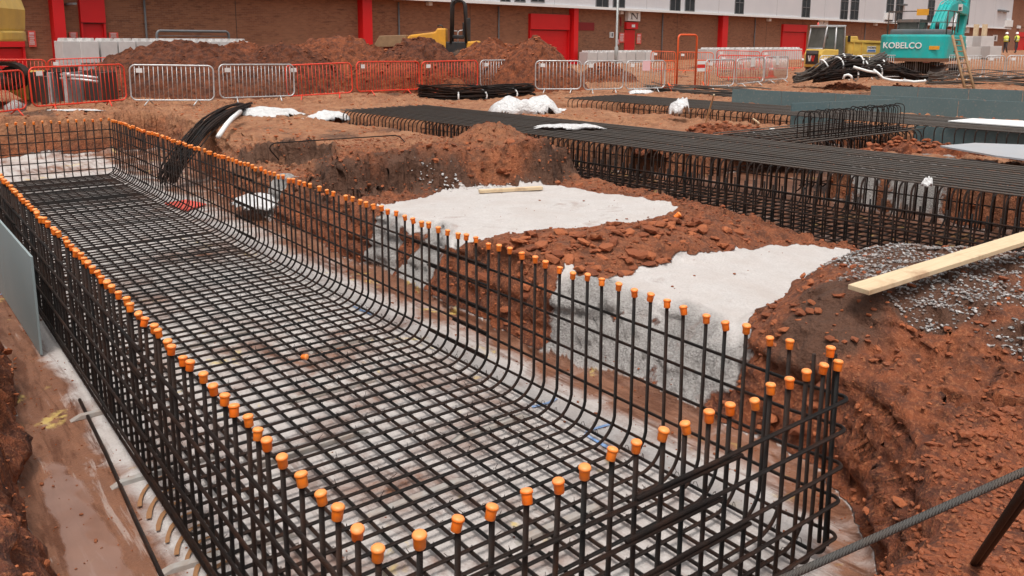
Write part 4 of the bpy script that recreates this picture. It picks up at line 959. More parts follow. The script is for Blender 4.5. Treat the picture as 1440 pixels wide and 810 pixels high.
def door(x0, y0, x1, ysp, canopy=True, mat='red', zl=-.3):
    """roller door with a fixed upper panel and a shadow gap"""
    cx, ct, w, h = on_wall(x0, y0, x1, ysp); d = MB().box((cx, -.03, (ct-h/2-.06+zl)/2), (w-.16, .06, ct-h/2-.06-zl)).build('door', M[mat], bld)
    MB().box((cx, -.11, ct), (w, .22, h)).build('upper_panel', M[mat], d)
    for sx_ in (-1, 1): MB().box((cx+sx_*(w/2-.04), -.09, (ct-h/2+zl)/2), (.08, .18, ct-h/2-zl)).build('jamb', M[mat], d)
    if canopy: MB().box((cx, -.14, ct-h/2-.02), (w, .1, .03)).build('drip_edge', M['darkred'], d)
    m = MB()
    zt = ct-h/2-.1
    for k in range(int((zt-zl)/.3)): m.box((cx, -.064, zl+.3*k+.15), (w-.2, .012, .025))
    m.build('slat_ribs', M[mat], d); return d
door(108, -6, 146, 32); door(743, 19, 798, 42); door(1099, 34, 1132, 45); door(1318, 40, 1335, 47); door(1429, 45, 1441, 52); door(-40, 56, 33, 66, False)
wbox('red_band', -40, -10, 28, 10, 'red', .2)
wbox('recess_panel', 808, 31, 835, 43, 'darkred', .04)
d = wbox('door', 878, 42, 891, 75, 'red', .06, 0, -.2); wbox('door_header', 878, 31, 894, 41, 'red', .2)
wbox('wall_light', 885, 34.5, 889, 38.5, 'white', .25); wbox('wall_light', 870, 16, 874, 20, 'offwhite', .2); wbox('wall_light', 599, 3, 604, 8, 'offwhite', .25); wbox('wall_light', 1078, 26, 1081, 30, 'white', .25)
wbox('wall_light', 1228, 33, 1231, 36, 'white', .25); wbox('wall_light', 1430, 36, 1433, 40, 'white', .25)
wbox('meter_box', 857, 45, 861, 53, 'white', .12); wbox('meter_box', 858, 46.3, 860, 51.5, 'greyhood', .14)
wbox('vent_box', 1237, 18, 1245, 28, 'white', .8, 0); wbox('floodlight', 1408, 28, 1416, 38, 'white', .8, 0)
for x, y in ((93, 6), (1262, 7), (1400, 15), (1407, 16)): wbox('floodlight', x-3, y-1.5, x+3, y+1.5, 'greyhood', .9, 0)
wbox('wall_pipe', 858.5, 24, 872, 24.6, 'darkred', .06); wbox('wall_pipe', 872, 24, 872.8, 37, 'darkred', .06)
wbox('pipe_run', 1237, 40.3, 1262, 41.2, 'greysheet', .1)
# signs with letters
def text_mesh(s, size, mat, parent, loc, rot, name, serif=False, ext=.01, scale=(1, 1, 1), shear=0.):
    cu = bpy.data.curves.new(name, 'FONT'); cu.body = s; cu.size = size; cu.extrude = ext; cu.align_x = 'CENTER'; cu.align_y = 'CENTER'; cu.shear = shear; cu.offset = size*.012 if not serif else 0
    tmp = bpy.data.objects.new(name, cu); dg = bpy.context.evaluated_depsgraph_get(); COL.objects.link(tmp); dg.update()
    me = bpy.data.meshes.new_from_object(tmp.evaluated_get(dg)); bpy.data.objects.remove(tmp); me.materials.clear(); me.materials.append(mat)
    o = link(name, me, parent); o.location = loc; o.rotation_euler = rot; o.scale = scale; return o
def serif_N(w, h, t):
    m = MB(); s = w*.13
    m.box((-w*.3, 0, 0), (s*.6, t, h)); m.box((w*.3, 0, 0), (s*.6, t, h))
    m.prism([(-w*.34, h/2), (-w*.16, h/2), (w*.33, -h/2), (w*.27, -h/2)], -t*.52, t*.52, 'y')
    for x, z in ((-w*.34, h/2), (-w*.3, -h/2), (w*.3, h/2)): m.box((x, 0, z*.97), (w*.3, t*.9, h*.06))
    return m
def sign(name, label, x0, y0, x1, y1, bg_, depth=.12, cat='sign', group=None):
    cx, cz, w, h = on_wall(x0, y0, x1, y1); p = FA+FD*cx+FN*.03; t = thing(name, label, cat, (p[0], p[1], cz), FRZ, group)
    MB().box((0, -depth/2, 0), (w, depth, h)).build('board', M[bg_], t, .01); return t, w, h, -depth-.008
t, w, h, y = sign('letter_sign', 'white sign with a dark letter N above a narrow red door', 878.5, 15.5, 895, 30, 'offwhite', .3); serif_N(w*.75, h*.62, .02).build('letter', M['dark'], t).location = (0, y, 0)
t, w, h, y = sign('letter_sign', 'white sign with a letter Q beside the excavator arm', 1351, 38, 1361, 46.5, 'offwhite', .15); text_mesh('Q', h*.75, M['dark'], t, (0, y, 0), (R(90), 0, 0), 'letter')
t, w, h, y = sign('letter_sign', 'pale sign with a letter P behind the dumper cab', 1150, 28, 1162, 36, 'offwhite', .15); text_mesh('P', h*.75, M['dark'], t, (0, y, 0), (R(90), 0, 0), 'letter')
for k, (x0, y0, x1, y1, lb) in enumerate(((38, 43, 51, 66, 'tall red notice with white lines beside the yellow excavator'), (96, 45, 109, 54, 'red notice above the block row left of the red door'), (152, 45.5, 166, 54, 'red notice above the block row right of the red door'), (870, 46, 877, 60, 'red notice left of the narrow red door'), (894.5, 47, 900.5, 62, 'red notice right of the narrow red door'), (867, 55, 870, 63, 'small red notice beside the lamp post'))):
    t, w, h, y = sign('wall_notice', lb, x0, y0, x1, y1, 'posterred', .04, 'notice', 'red notices on the brick wall')
    MB().box((-w*.03, y, h*.33), (w*.62, .012, h*.14)).build('print_panel', M['pinkpaper'], t)
    for q in range(5): MB().box((-w*.06+random.uniform(-.04, .04)*w, y, h*.16-h*.12*q), (w*random.uniform(.5, .7), .012, h*.05)).build('print_line', M['offwhite'], t)
t, w, h, y = sign('wall_notice', 'white notice with a dark print on the brick wall near the workers', 1396, 49, 1401.5, 58, 'white', .05, 'notice'); MB().box((0, y, 0), (w*.35, .01, h*.6)).build('print_line', M['greyhood'], t)

# lamp post
c = atd(866, 100, 44); zg = gz(c[0], c[1]); t = thing('lamp_post', 'tall grey lamp post in front of the brick building', 'lamp post', (c[0], c[1], zg))
MB().lathe([(.10, 0), (.10, 1.3), (.06, 1.4), (.05, 6.0)], n=12).build('post', M['brass'], t); MB().tube([(0, 0, 5.9), (0, -.1, 6.2), (.1, -.6, 6.35)], .035, 8).build('bracket', M['brass'], t); MB().box((.12, -.75, 6.36), (.22, .55, .1)).build('lantern', M['greyhood'], t, .03)
MB().box((0, -.105, .7), (.1, .02, .4)).build('access_door', M['galv'], t)

# ------------------------------------------------------------------ concrete blocks
def block_me(w, d, h):
    m = MB(); m.box((0, 0, h/2), (w, d, h))
    return m
_b = block_me(1, 1, 1).mesh('body', M['block'], .02)
def stud(): return MB().prism([(-.2, 0), (.2, 0), (.13, .12), (-.13, .12)], -.36, .36, 'y').mesh('stud', M['block'], .01)
_st = stud()
def conc_block(label, c, size, rz, group, studs=True):
    t = thing('concrete_block', label, 'concrete block', c, rz, group)
    o = bpy.data.objects.new('body', _b); COL.objects.link(o); o.parent = t; o.scale = size
    if studs:
        for x in (-.25, .25):
            o = bpy.data.objects.new('stud', _st); COL.objects.link(o); o.parent = t; o.location = (x*size[0], 0, size[2]); o.scale = (size[0]*.62, size[1], .9)
def row(a, b, n, h, courses, name, group, depth=.8, skip=()):
    a, b = np.array(a), np.array(b); d = (b-a)/n; rz = math.atan2(d[1], d[0]); w = math.hypot(d[0], d[1])
    for cse in range(courses):
        for k in range(n):
            if (cse, k) in skip: continue
            c = a+d*(k+.5); cs_ = ['bottom course', 'top course'][cse] if courses > 1 else 'single course'
            c = c+np.array([random.gauss(0, .015), random.gauss(0, .03), 0])
            lb = f'pale concrete block {ORD[k]} from the left in the {cs_} {name}'
            conc_block(lb, (c[0], c[1], c[2]+cse*h), (w-.06, depth, h-.01), rz+random.gauss(0, .01), group, cse == courses-1)
a = atd(79, 55, 34.5); b = atd(343, 55, 37.5); a[2] = b[2] = -.05; row(a, b, 11, .8, 2, 'behind the largest heap', 'concrete blocks by the left brick wall', .8, [(0, k) for k in range(6, 11)])
a = atd(820, 80, 55); b = atd(913, 80, 60); a[2] = b[2] = .0; row(a, b, 7, .9, 1, 'beside the lamp post', 'concrete blocks below the N sign')
a = atd(988, 80, 60); b = atd(1122, 80, 70); a[2] = .15; b[2] = .15; row(a, b, 10, .95, 1, 'behind the orange barriers', 'concrete blocks behind the orange barriers')
for lb, x, y, d_, w, h in (('big pale block with a blue mark stacked left in the pile by the ladder', 1356, 68, 80, 1.7, 1.0), ('pale block stacked right in the pile by the ladder', 1381, 68, 80, 1.3, 1.0), ('low pale block in the bottom row of the pile behind the ladder', 1366, 83, 76, 2.0, .95), ('low pale block at the right end of the pile behind the ladder', 1392, 82, 76, 1.1, .95), ('pale block half hidden behind the excavator quick hitch', 1343, 73, 77, 1.4, .95)):
    c = atd(x, y, d_); conc_block(lb, c, (w, 1.0, h), YW*.6, 'concrete blocks piled by the ladder', False)
for lb, x in (('left of two pale timber posts standing on the block pile', 1371.5), ('right of two pale timber posts standing on the block pile', 1383.5)):
    c = atd(x, 53, 81); tag(_loc(MB().box((0, 0, .55), (.36, .3, 1.1)).build('timber_post', M['timber'], None, .01), c), lb, 'post')

# ------------------------------------------------------------------ spoil heaps
def heap(label, px, dist, wpx, top_y, seed, mat='soil', elong=1.0, spread=.8, base=-.35):
    c = atd(px, 80, dist); sc_ = dist*math.hypot(*(ray(px, 80)[:2]))/1.0
    dep = dist; mpp = dep/F_PX*1.0
    zt = atd(px, top_y, dist)[2]; hw = wpx/2*mpp; H = zt-base
    n = 110; g = np.linspace(-1.35, 1.35, n); X, Y = np.meshgrid(g, g, indexing='ij'); x, y = X.ravel(), Y.ravel()
    r_ = np.hypot(x, y)+.13*fbm(x, y, 1.6, 3, seed); k = np.clip(1-r_, -.2, 1)
    prof = np.where(k > 0, 1-(1-np.clip(k, 0, 1))**1.7, k*1.5)
    wx, wy = x*hw, y*hw*spread
    rc = 1-ss(k, .6, 1.)
    z = prof*H*(1+.10*fbm(x, y, 1.3, 3, seed+4)) + .06*fbm(wx, wy, 1.2, 4, seed+8)+cells(wx, wy, 3.2, seed)*.13*H**.3+cells(wx, wy, 7, seed+2)*.06
    ii, jj = np.meshgrid(np.arange(n-1), np.arange(n-1), indexing='ij'); a = (ii*n+jj).ravel()
    hz = z+base
    sel = rng.choice(len(z), 420); sel = sel[(z[sel] > .05)]
    o = link('spoil_heap', np_mesh('spoil_heap', np.stack([wx, wy, z], 1), np.stack([a, a+n, a+n+1, a+1], 1), [M[mat]], False))
    cl = rng.uniform(.025, .085, len(sel))*(1+.6*(rng.random(len(sel)) < .1))
    scatter('clod', np.stack([wx[sel], wy[sel], z[sel]], 1), cl, TPL, M['rock'] if mat == 'soil' else M['rockdark'], o, .3)
    o.location = (c[0], c[1], base); o.rotation_euler = (0, 0, YW); return tag(o, label, 'spoil heap', 'spoil heaps behind the barriers')
heap('largest dark red-brown spoil heap, in front of the white block row', 258, 30, 340, 55, 101, 'soildark', 1, .6)
heap('spoil heap shoulder right of the largest heap with crumbly grey-brown crest', 338, 33, 170, 56, 102, 'soil', 1, .7)
heap('low red spoil heap behind the grey and red barriers left of the red post', 395, 31, 220, 62, 103, 'soildark', 1, .6)
heap('broad red spoil heap in front of the red wall post', 480, 33, 270, 52, 104, 'soil', 1, .6)
heap('dark smooth cone-shaped spoil heap in front of the yellow loader', 590, 31, 200, 57, 105, 'soildark', 1, .7)
heap('red spoil heap at the right of the yellow loader', 690, 33, 200, 59, 106, 'soil', 1, .7)
heap('bright red spoil heap in front of the red loading door', 752, 31, 170, 54, 107, 'soil', 1, .7)
heap('long low red ridge of spoil running behind the other heaps', 440, 34.0, 520, 64, 120, 'soil', 1, .16)
heap('low loose red rubble heap behind the red barriers', 560, 29.5, 230, 80, 108, 'soil', 1, .22)
heap('low grey-brown rubble heap behind the barriers by the lamp post', 850, 36, 110, 86, 109, 'soil', 1, .5)
heap('orange soil heap lying between the two lines of teal boards', 1190, 34, 100, 117, 110, 'soil', 1, .35)
heap('small orange soil heap further right between the teal boards', 1275, 35, 110, 121, 111, 'soil', 1, .3)
heap('rubble mound of red stone behind the beam cage near the grey board', 1305, 15.6, 180, 203, 112, 'soil', 1, .42, -.3)
heap('low red soil mound between the two beam cages', 1020, 17.5, 190, 176, 113, 'soil', 1, .5, -.4)

# ------------------------------------------------------------------ machines
def wheel(t, c, r, w, axis='y', hub='yellow'):
    o = MB().lathe([(r*.62, -w/2), (r*.93, -w/2), (r, -w*.36), (r, w*.36), (r*.93, w/2), (r*.62, w/2)], (0, 0, 0), 22, 0, axis).build('wheel', M['rubber'], t); o.location = c
    m = MB()
    for k in range(18):
        an = 2*math.pi*k/18
        for sg in (-1, 1):
            p = (math.cos(an+.06*sg)*(r+.012), sg*w*.23, math.sin(an+.06*sg)*(r+.012))
            m.box(p, (.06, w*.44, .05), 0, 0, 0, 1., -an)
    m.build('tread', M['rubber'], o); MB().lathe([(.05, -w*.52), (r*.3, -w*.5), (r*.58, -w*.38), (r*.58, w*.38), (r*.3, w*.5), (.05, w*.52)], (0, 0, 0), 16, 0, axis).build('rim', M[hub], o); return o
def track(t, y, ln, h, w, z=0):
    """crawler track: belt with shoes, rollers inside"""
    b = MB(); r = h/2; path = []
    for k in range(9): a = math.pi/2+math.pi*k/8; path.append((-ln/2+r+math.cos(a)*r, math.sin(a)*r+r))
    for k in range(9): a = -math.pi/2+math.pi*k/8; path.append((ln/2-r+math.cos(a)*r, math.sin(a)*r+r))
    outer = [(x, zz+z) for x, zz in path]; inner = [(x*.93, (zz-r)*.78+r+z) for x, zz in path]
    n = len(path); vs = [(x, y-w/2, zz) for x, zz in outer]+[(x, y+w/2, zz) for x, zz in outer]+[(x, y-w/2, zz) for x, zz in inner]+[(x, y+w/2, zz) for x, zz in inner]; fs = []
    for i in range(n): j = (i+1) % n; fs += [(i, j, n+j, n+i), (2*n+i, 3*n+i, 3*n+j, 2*n+j), (i, 2*n+i, 2*n+j, j), (n+i, n+j, 3*n+j, 3*n+i)]
    o = MB().add(vs, fs).build('track', M['dark'], t); m = MB()
    for k in range(16): m.box((-ln/2+r+(ln-2*r)*k/15, y, z+h+.012), (.06, w*1.02, .04)); m.box((-ln/2+r+(ln-2*r)*k/15, y, z-.0), (.06, w*1.02, .03))
    tag(m.build('shoe', M['rustdirt'], o), None, None, None, 'stuff')
    fr = MB().box((0, y, z+r), (ln-1.2*r, w*.6, r*.9)).build('track_frame', M['dark'], t)
    for k in range(5): MB().lathe([(r*.45, -w*.52), (r*.45, w*.52)], (-ln*.34+ln*.17*k, y, z+r*.55), 12, 0, 'y').build('roller', M['rustdirt'], fr)
    for sx_ in (-1, 1): MB().lathe([(r*.75, -w*.4), (r*.75, w*.4)], (sx_*(ln/2-r), y, z+r), 16, 0, 'y').build('sprocket', M['dark'], fr)
def look_rz(px, ang): return YW+math.pi/2-math.atan2(px-720, F_PX)*1.0+ang      # heading: straight away from the camera, turned by ang

# teal excavator (x forward)
c = atd(1295, 110, 44.5); zg = gz(c[0], c[1])-.33; ex = thing('excavator', 'teal crawler excavator seen from behind with raised boom behind the barriers', 'excavator', (c[0], c[1], zg), look_rz(1287, -R(14)))
for y in (-1.1, 1.1): track(ex, y, 4.0, .9, .6)
MB().box((0, 0, .75), (1.6, 1.5, .5)).build('undercarriage', M['dark'], ex); MB().lathe([(.75, .95), (.75, 1.12)], n=20).build('slew_ring', M['dark'], ex)
MB().box((-.1, 0, 1.17), (4.2, 2.6, .12)).build('deck', M['rustdirt'], ex)
pr = []                                     # counterweight: curved rear outline seen from above
for k in range(13): a = math.pi/2+math.pi*k/12; pr.append((-1.45+math.copysign(abs(math.cos(a))**.7, math.cos(a))*.95, math.copysign(abs(math.sin(a))**.45, math.sin(a))*1.46))
cw = MB().prism(pr, 1.18, 2.3, 'z').build('counterweight', M['teal'], ex, .09)
MB().prism([(x*1.005+.0, y*1.005) for x, y in pr], 1.10, 1.25, 'z').build('skirt_edge', M['rustdirt'], ex)
MB().box((.2, -.98, 1.75), (3.2, .85, 1.05)).build('side_body', M['teal'], ex, .06)
m = MB()
for k in range(5): m.box((-.2, -1.415, 1.55+.13*k), (.6, .02, .06))
m.build('vent_louvre', M['dark'], ex)
MB().box((1.55, -1.0, 1.55), (.9, .8, .75)).build('step_box', M['teal'], ex, .05)
MB().box((-.55, 0.05, 2.38), (1.7, 2.3, .34)).build('engine_hood', M['greyhood'], ex, .1); MB().lathe([(.09, 0), (.09, .35), (.07, .36)], (-.2, -.55, 2.5), 12).build('exhaust', M['black'], ex)
cab = MB().prism([(.35, 1.2), (1.95, 1.2), (2.05, 1.9), (1.75, 2.95), (.4, 2.95)], .4, 1.36, 'y').build('cab', M['cabglass'], ex, .05)
MB().prism([(.3, 2.9), (1.85, 2.9), (1.75, 3.05), (.38, 3.05)], .36, 1.4, 'y').build('cab_roof', M['dark'], cab, .02)
for x, y in ((.38, .42), (.38, 1.34), (1.88, 1.34), (1.88, .42), (1.1, 1.36)): MB().tube([(x, y, 1.2), (x, y, 2.95)], .045, 6).build('cab_pillar', M['black'], cab)
MB().box((1.1, .88, 1.5), (1.62, 1.0, .65)).build('cab_lower_panel', M['teal'], cab)
hr = MB()
for y in (-1.3, 1.2):
    for x in (-1.7, -.6): hr.tube([(x, y, 2.3), (x, y, 3.35)], .028, 6)
hr.tube(fillet([(.4, -1.3, 2.4), (.4, -1.3, 3.35), (-1.7, -1.3, 3.35), (-1.7, 1.2, 3.35), (.2, 1.2, 3.35)], .1, 4), .024, 6); hr.tube([(.4, -1.3, 2.85), (-1.7, -1.3, 2.85), (-1.7, 1.2, 2.85)], .018, 6)
hr.build('handrail', M['dark'], ex); MB().box((-1.72, -.25, 3.3), (.05, .5, .28)).build('rail_plate', M['ochre'], ex)
# boom (side outline in the x-z plane), arm, rams, linkage
BY = -.15
boom = MB().prism([(1.0, 1.75), (1.45, 1.65), (2.1, 2.5), (3.0, 3.15), (4.1, 3.45), (6.4, 3.35), (6.6, 3.6), (6.4, 3.78), (4.1, 4.02), (2.75, 3.78), (1.65, 3.0)], BY-.28, BY+.28, 'y').build('boom', M['teal'], ex, .05)
for yy in (-.42, .42): 
    o = MB().tube([(1.9, BY+yy, 1.55), (2.6, BY+yy, 2.5)], .1, 10).build('boom_ram', M['teal'], ex); MB().tube([(2.6, BY+yy, 2.5), (3.2, BY+yy, 3.35)], .05, 8).build('ram_rod', M['silver'], o)
hs = MB()
for k in range(4): hs.tube(fillet([(1.2, BY-.24+.16*k, 2.6), (1.7, BY-.24+.16*k, 3.15), (2.8, BY-.24+.16*k, 3.9), (4.1, BY-.24+.16*k, 4.12), (5.6, BY-.24+.16*k, 4.0)], .4, 4), .03, 6)
hs.build('hydraulic_hose', M['teal'], boom)
MB().box((4.5, BY-.29, 3.7), (.9, .012, .34), 0, 0, 0, 1., R(-2)).build('boom_decal', M['offwhite'], boom); MB().box((4.4, BY-.297, 3.65), (.6, .012, .14), 0, 0, 0, 1., R(-2)).build('decal_mark', M['dark'], boom)
o = MB().tube([(4.1, BY, 4.15), (5.3, BY, 4.17)], .1, 10).build('arm_ram', M['teal'], ex); MB().tube([(5.3, BY, 4.17), (6.5, BY, 4.15)], .05, 8).build('ram_rod', M['silver'], o)
MB().prism([(6.35, 4.2), (6.8, 4.25), (7.0, 3.7), (6.3, 2.1), (5.95, 2.0), (6.0, 2.4), (6.3, 3.5)], BY-.2, BY+.2, 'y').build('arm', M['teal'], ex, .04)
MB().prism([(5.8, 1.25), (6.3, 1.2), (6.5, 1.6), (6.4, 2.1), (6.0, 2.15), (5.7, 1.8)], BY-.3, BY+.3, 'y').build('quick_hitch', M['dark'], ex, .03); MB().tube([(6.8, BY, 3.3), (6.6, BY, 2.3)], .07, 8).build('bucket_ram', M['silver'], ex)
MB().lathe([(.14, -.36), (.14, .36)], (6.05, BY, 1.95), 14, 0, 'y').build('hitch_pin', M['offwhite'], ex)
text_mesh('KOBELCO', .36, M['white'], cw, (-2.415, .32, 1.80), (R(90), 0, R(-90)), 'maker_lettering', ext=.014, scale=(1.02, 1.05, 1))
MB().box((-2.37, -1.02, 1.72), (.03, .42, .16)).build('rear_lamp', M['ochre'], cw)

# yellow wheeled dumper (x towards its skip)
c = atd(1180, 106, 45); zg = gz(c[0], c[1]); du = thing('dumper', 'yellow site dumper with a glazed cab and a tipping skip', 'dumper', (c[0], c[1], zg), look_rz(1168, -R(52)))
K = .92
for x in (-1.25, 1.15):
    for y in (-.8, .8): wheel(du, (x*K, y, .55), .55, .42, 'y', 'yellow')
MB().box((-.1, 0, .72), (3.2, .9, .3)).build('chassis', M['dark'], du, .03)
bd = MB().prism([(-1.95, .55), (-.75, .55), (-.75, 1.6), (-1.85, 1.62), (-1.98, 1.3)], -.78, .78, 'y').build('engine_body', M['yellow'], du, .08)
g = MB().box((-1.98, 0, 1.12), (.05, 1.12, .8)).build('grille', M['black'], du, .02)
MB().box((-1.975, 0, 1.42), (.06, 1.06, .18)).build('grille_top', M['greyhood'], g)
for k, (ya, mt) in enumerate(((.17, 'offwhite'), (-.13, 'red_print'))):        # the W emblem: a pale and a red chevron stroke
    m = MB()
    for q in (-1, 1): m.box((-2.012, ya+q*.075, 1.06), (.02, .085, .34), 0, 0, q*R(-17))
    m.build('emblem_stroke', M[mt], g)
cbx0, cbx1 = -1.8, -.35
cab = MB().prism([(-1.78, 1.62), (-.35, 1.62), (-.45, 2.86), (-1.62, 2.86)], -.72, .72, 'y').build('cab', M['cabglass'], du, .02)
fr = MB()
for y in (-.73, .73):
    fr.tube([(-1.8, y, 1.6), (-1.63, y, 2.88), (-.43, y, 2.88), (-.33, y, .85)], .05, 6); fr.tube([(-1.0, y, 1.0), (-1.0, y, 2.88)], .045, 6)
for x, z in ((-1.63, 2.88), (-.43, 2.88), (-1.8, 1.62)): fr.tube([(x, -.73, z), (x, .73, z)], .05, 6)
fr.build('cab_frame', M['silver'], cab); MB().box((-1.03, 0, 2.93), (1.36, 1.55, .09)).build('cab_roof', M['silver'], cab, .03)
MB().box((-.68, -.735, 1.3), (.62, .04, 1.0)).build('cab_door', M['cabglass'], cab); MB().box((-.9, .0, 1.7), (.5, .5, .7)).build('seat', M['black'], cab, .06)
MB().lathe([(.05, 0), (.055, .05), (.05, .14), (.02, .17)], (-1.3, .55, 2.97), 10).build('beacon', M['lamp_red'], du); MB().tube([(-1.62, -.8, 2.5), (-1.75, -1.0, 2.45), (-1.75, -1.0, 2.2)], .025, 6).build('mirror_arm', M['black'], du); MB().box((-.25, -.95, 2.2), (.06, .2, .36)).build('mirror', M['black'], du, .02)
for y in (-.66, .66): MB().lathe([(.02, -.06), (.09, -.05), (.09, .04)], (-2.0, y*1.25, .95), 12, 0, 'x').build('headlamp', M['offwhite'], du)
MB().box((-1.0, -.86, .98), (.8, .25, .1)).build('red_step', M['red_print'], du)
MB().prism([(-1.8, .75), (-1.6, 1.05), (-.95, 1.05), (-.75, .75), (-.85, .75), (-1.0, .95), (-1.55, .95), (-1.7, .75)], -1.0, -.6, 'y').build('mudguard', M['black'], du)
sk = MB().prism([(-.2, .8), (1.35, .8), (2.65, 1.95), (2.2, 2.08), (.5, 2.1), (.4, 2.35), (-.25, 2.35)], -.88, .88, 'y').build('skip', M['yellow'], du, .05)
MB().prism([(-.22, 2.0), (2.68, 1.93), (2.62, 2.06), (-.22, 2.16)], -.93, .93, 'y').build('skip_rim', M['yellow'], sk, .02)
for x in (.15, .75): MB().box((x, -.9, 1.45), (.07, .06, 1.15)).build('skip_rib', M['yellow'], sk)
MB().box((1.42, -.885, 1.6), (.62, .015, .36)).build('name_panel', M['offwhite'], sk); text_mesh('THOMAS', .16, M['dark'], sk, (1.42, -.897, 1.69), (R(90), 0, 0), 'owner_lettering', ext=.004); MB().box((1.42, -.897, 1.52), (.54, .01, .09)).build('name_bar', M['blue_print'], sk)

du.scale = (.84, .84, .84)
# yellow loader with a rollover frame behind the heaps (x forward = towards its bucket)
c = atd(617, 62, 36); c[2] = 1.02; ld = thing('loader', 'small yellow loader with a black rollover frame behind the dark heap', 'loader', c, YW+math.pi)
for x in (-.95, .75):
    for y in (-.65, .65): wheel(ld, (x, y, -.2), .42, .35, 'y', 'black')
MB().prism([(-.35, .15), (1.25, .15), (1.3, .65), (1.15, .82), (.1, .95), (0, 1.1), (-.35, 1.1)], -.62, .62, 'y').build('hood', M['ochre'], ld, .06)
MB().box((.62, -.63, .7), (1.1, .03, .07)).build('hood_strip', M['rustdirt'], ld); MB().box((.6, 0, .93), (.9, .7, .08)).build('hood_top_dirt', M['rustdirt'], ld)
MB().box((-.75, 0, .3), (.9, 1.1, .5)).build('operator_deck', M['black'], ld, .04); MB().prism([(-1.9, .1), (-1.2, .1), (-1.2, .55), (-1.7, .6), (-1.9, .45)], -.55, .55, 'y').build('rear_body', M['ochre'], ld, .06)
s_ = MB().box((-.85, 0, .75), (.5, .5, .16)).build('seat', M['black'], ld, .04); MB().box((-1.08, 0, 1.05), (.12, .48, .6)).build('backrest', M['black'], s_, .04)
for y in (-.55, .55): MB().tube(fillet([(-.55, y, .5), (-.6, y, 2.25), (-1.12, y, 2.25), (-1.2, y, .5)], .2, 5), .055, 8).build('rollover_frame', M['black'], ld)
MB().tube([(-.62, -.55, 2.22), (-.62, .55, 2.22)], .05, 8).build('rollover_crossbar', M['black'], ld); MB().box((-1.2, -.5, 1.0), (.26, .2, 1.1)).build('control_box', M['black'], ld, .03)
MB().tube(fillet([(-.45, -.62, .4), (-.45, -.62, 1.0), (-.75, -.62, 1.0)], .1, 4), .025, 6).build('grab_rail', M['offwhite'], ld); MB().tube(fillet([(-.78, -.62, .3), (-.78, -.62, 1.0), (-1.05, -.62, 1.05)], .1, 4), .025, 6).build('grab_rail', M['offwhite'], ld)
MB().lathe([(.05, 0), (.05, .1), (.02, .13)], (-.72, 0, 2.52), 10).build('beacon', M['lamp_red'], ld); MB().tube([(-.72, 0, 2.25), (-.72, 0, 2.53)], .02, 6).build('beacon_stem', M['black'], ld)
MB().tube(fillet([(-.2, 0, 1.05), (-.15, 0, 1.25), (.05, 0, 1.2)], .08, 4), .03, 6).build('steering_column', M['black'], ld)
bk = MB().prism([(1.25, .35), (2.5, .3), (2.62, .42), (2.4, .78), (1.3, .82)], -.75, .75, 'y').build('bucket', M['laddr'], ld, .03); MB().prism([(1.2, .05), (2.2, .05), (2.3, .3), (1.2, .36)], -.4, .4, 'y').build('bucket_arm', M['darkred'], bk)

# yellow excavator at the left edge
c = atd(-66, 120, 27); zg = gz(c[0], c[1]); zg += .4; ye = thing('excavator', 'pale yellow excavator cut off by the left edge of the picture', 'excavator', (c[0], c[1], zg), YW+math.pi+R(12))
for y in (-.95, .95): track(ye, y, 3.1, .75, .5)
MB().box((0, 0, .62), (1.4, 1.4, .42)).build('undercarriage', M['dark'], ye); MB().lathe([(.6, .8), (.6, 1.35)], n=18).build('slew_ring', M['dark'], ye)
pr = [(-1.35, -1.15), (1.0, -1.15), (1.0, 1.15), (-1.35, 1.15), (-1.62, .9), (-1.7, .4), (-1.7, -.4), (-1.62, -.9)]
hs = MB().prism(pr, 1.34, 1.62, 'z').build('lower_counterweight', M['yellow'], ye, .06)
bd = MB().prism([(1.0, 1.62), (-1.55, 1.62), (-1.6, 2.2), (-1.48, 2.65), (-1.2, 2.82), (1.0, 2.82)], -1.12, 1.12, 'y').build('engine_body', M['yellow'], ye, .06)
m = MB()
for z in (2.1, 2.4): m.box((-.62, 1.13, z), (.55, .02, .17)); m.box((-.62, -1.13, z), (.55, .02, .17))
m.build('vent_louvre', M['rustdirt'], ye)
for sy in (-1, 1): MB().box((-1.12, sy*1.125, 2.2), (.02, .02, 1.1)).build('panel_seam', M['rustdirt'], bd)
MB().prism([(.2, 1.6), (1.5, 1.6), (1.5, 2.3), (1.2, 3.1), (.2, 3.1)], .1, 1.1, 'y').build('cab', M['cabglass'], ye, .05); MB().prism([(1.0, 1.6), (1.5, 1.6), (3.0, 3.8), (4.6, 4.1), (4.6, 4.4), (2.8, 4.3)], -.7, -.3, 'y').build('boom', M['yellow'], ye, .03); MB().prism([(4.4, 4.4), (4.7, 4.3), (5.2, 2.0), (4.9, 2.0)], -.65, -.35, 'y').build('arm', M['yellow'], ye, .03)
MB().prism([(4.6, 1.2), (5.3, 1.2), (5.5, 2.0), (4.8, 2.1)], -.95, -.05, 'y').build('bucket', M['dark'], ye, .03)

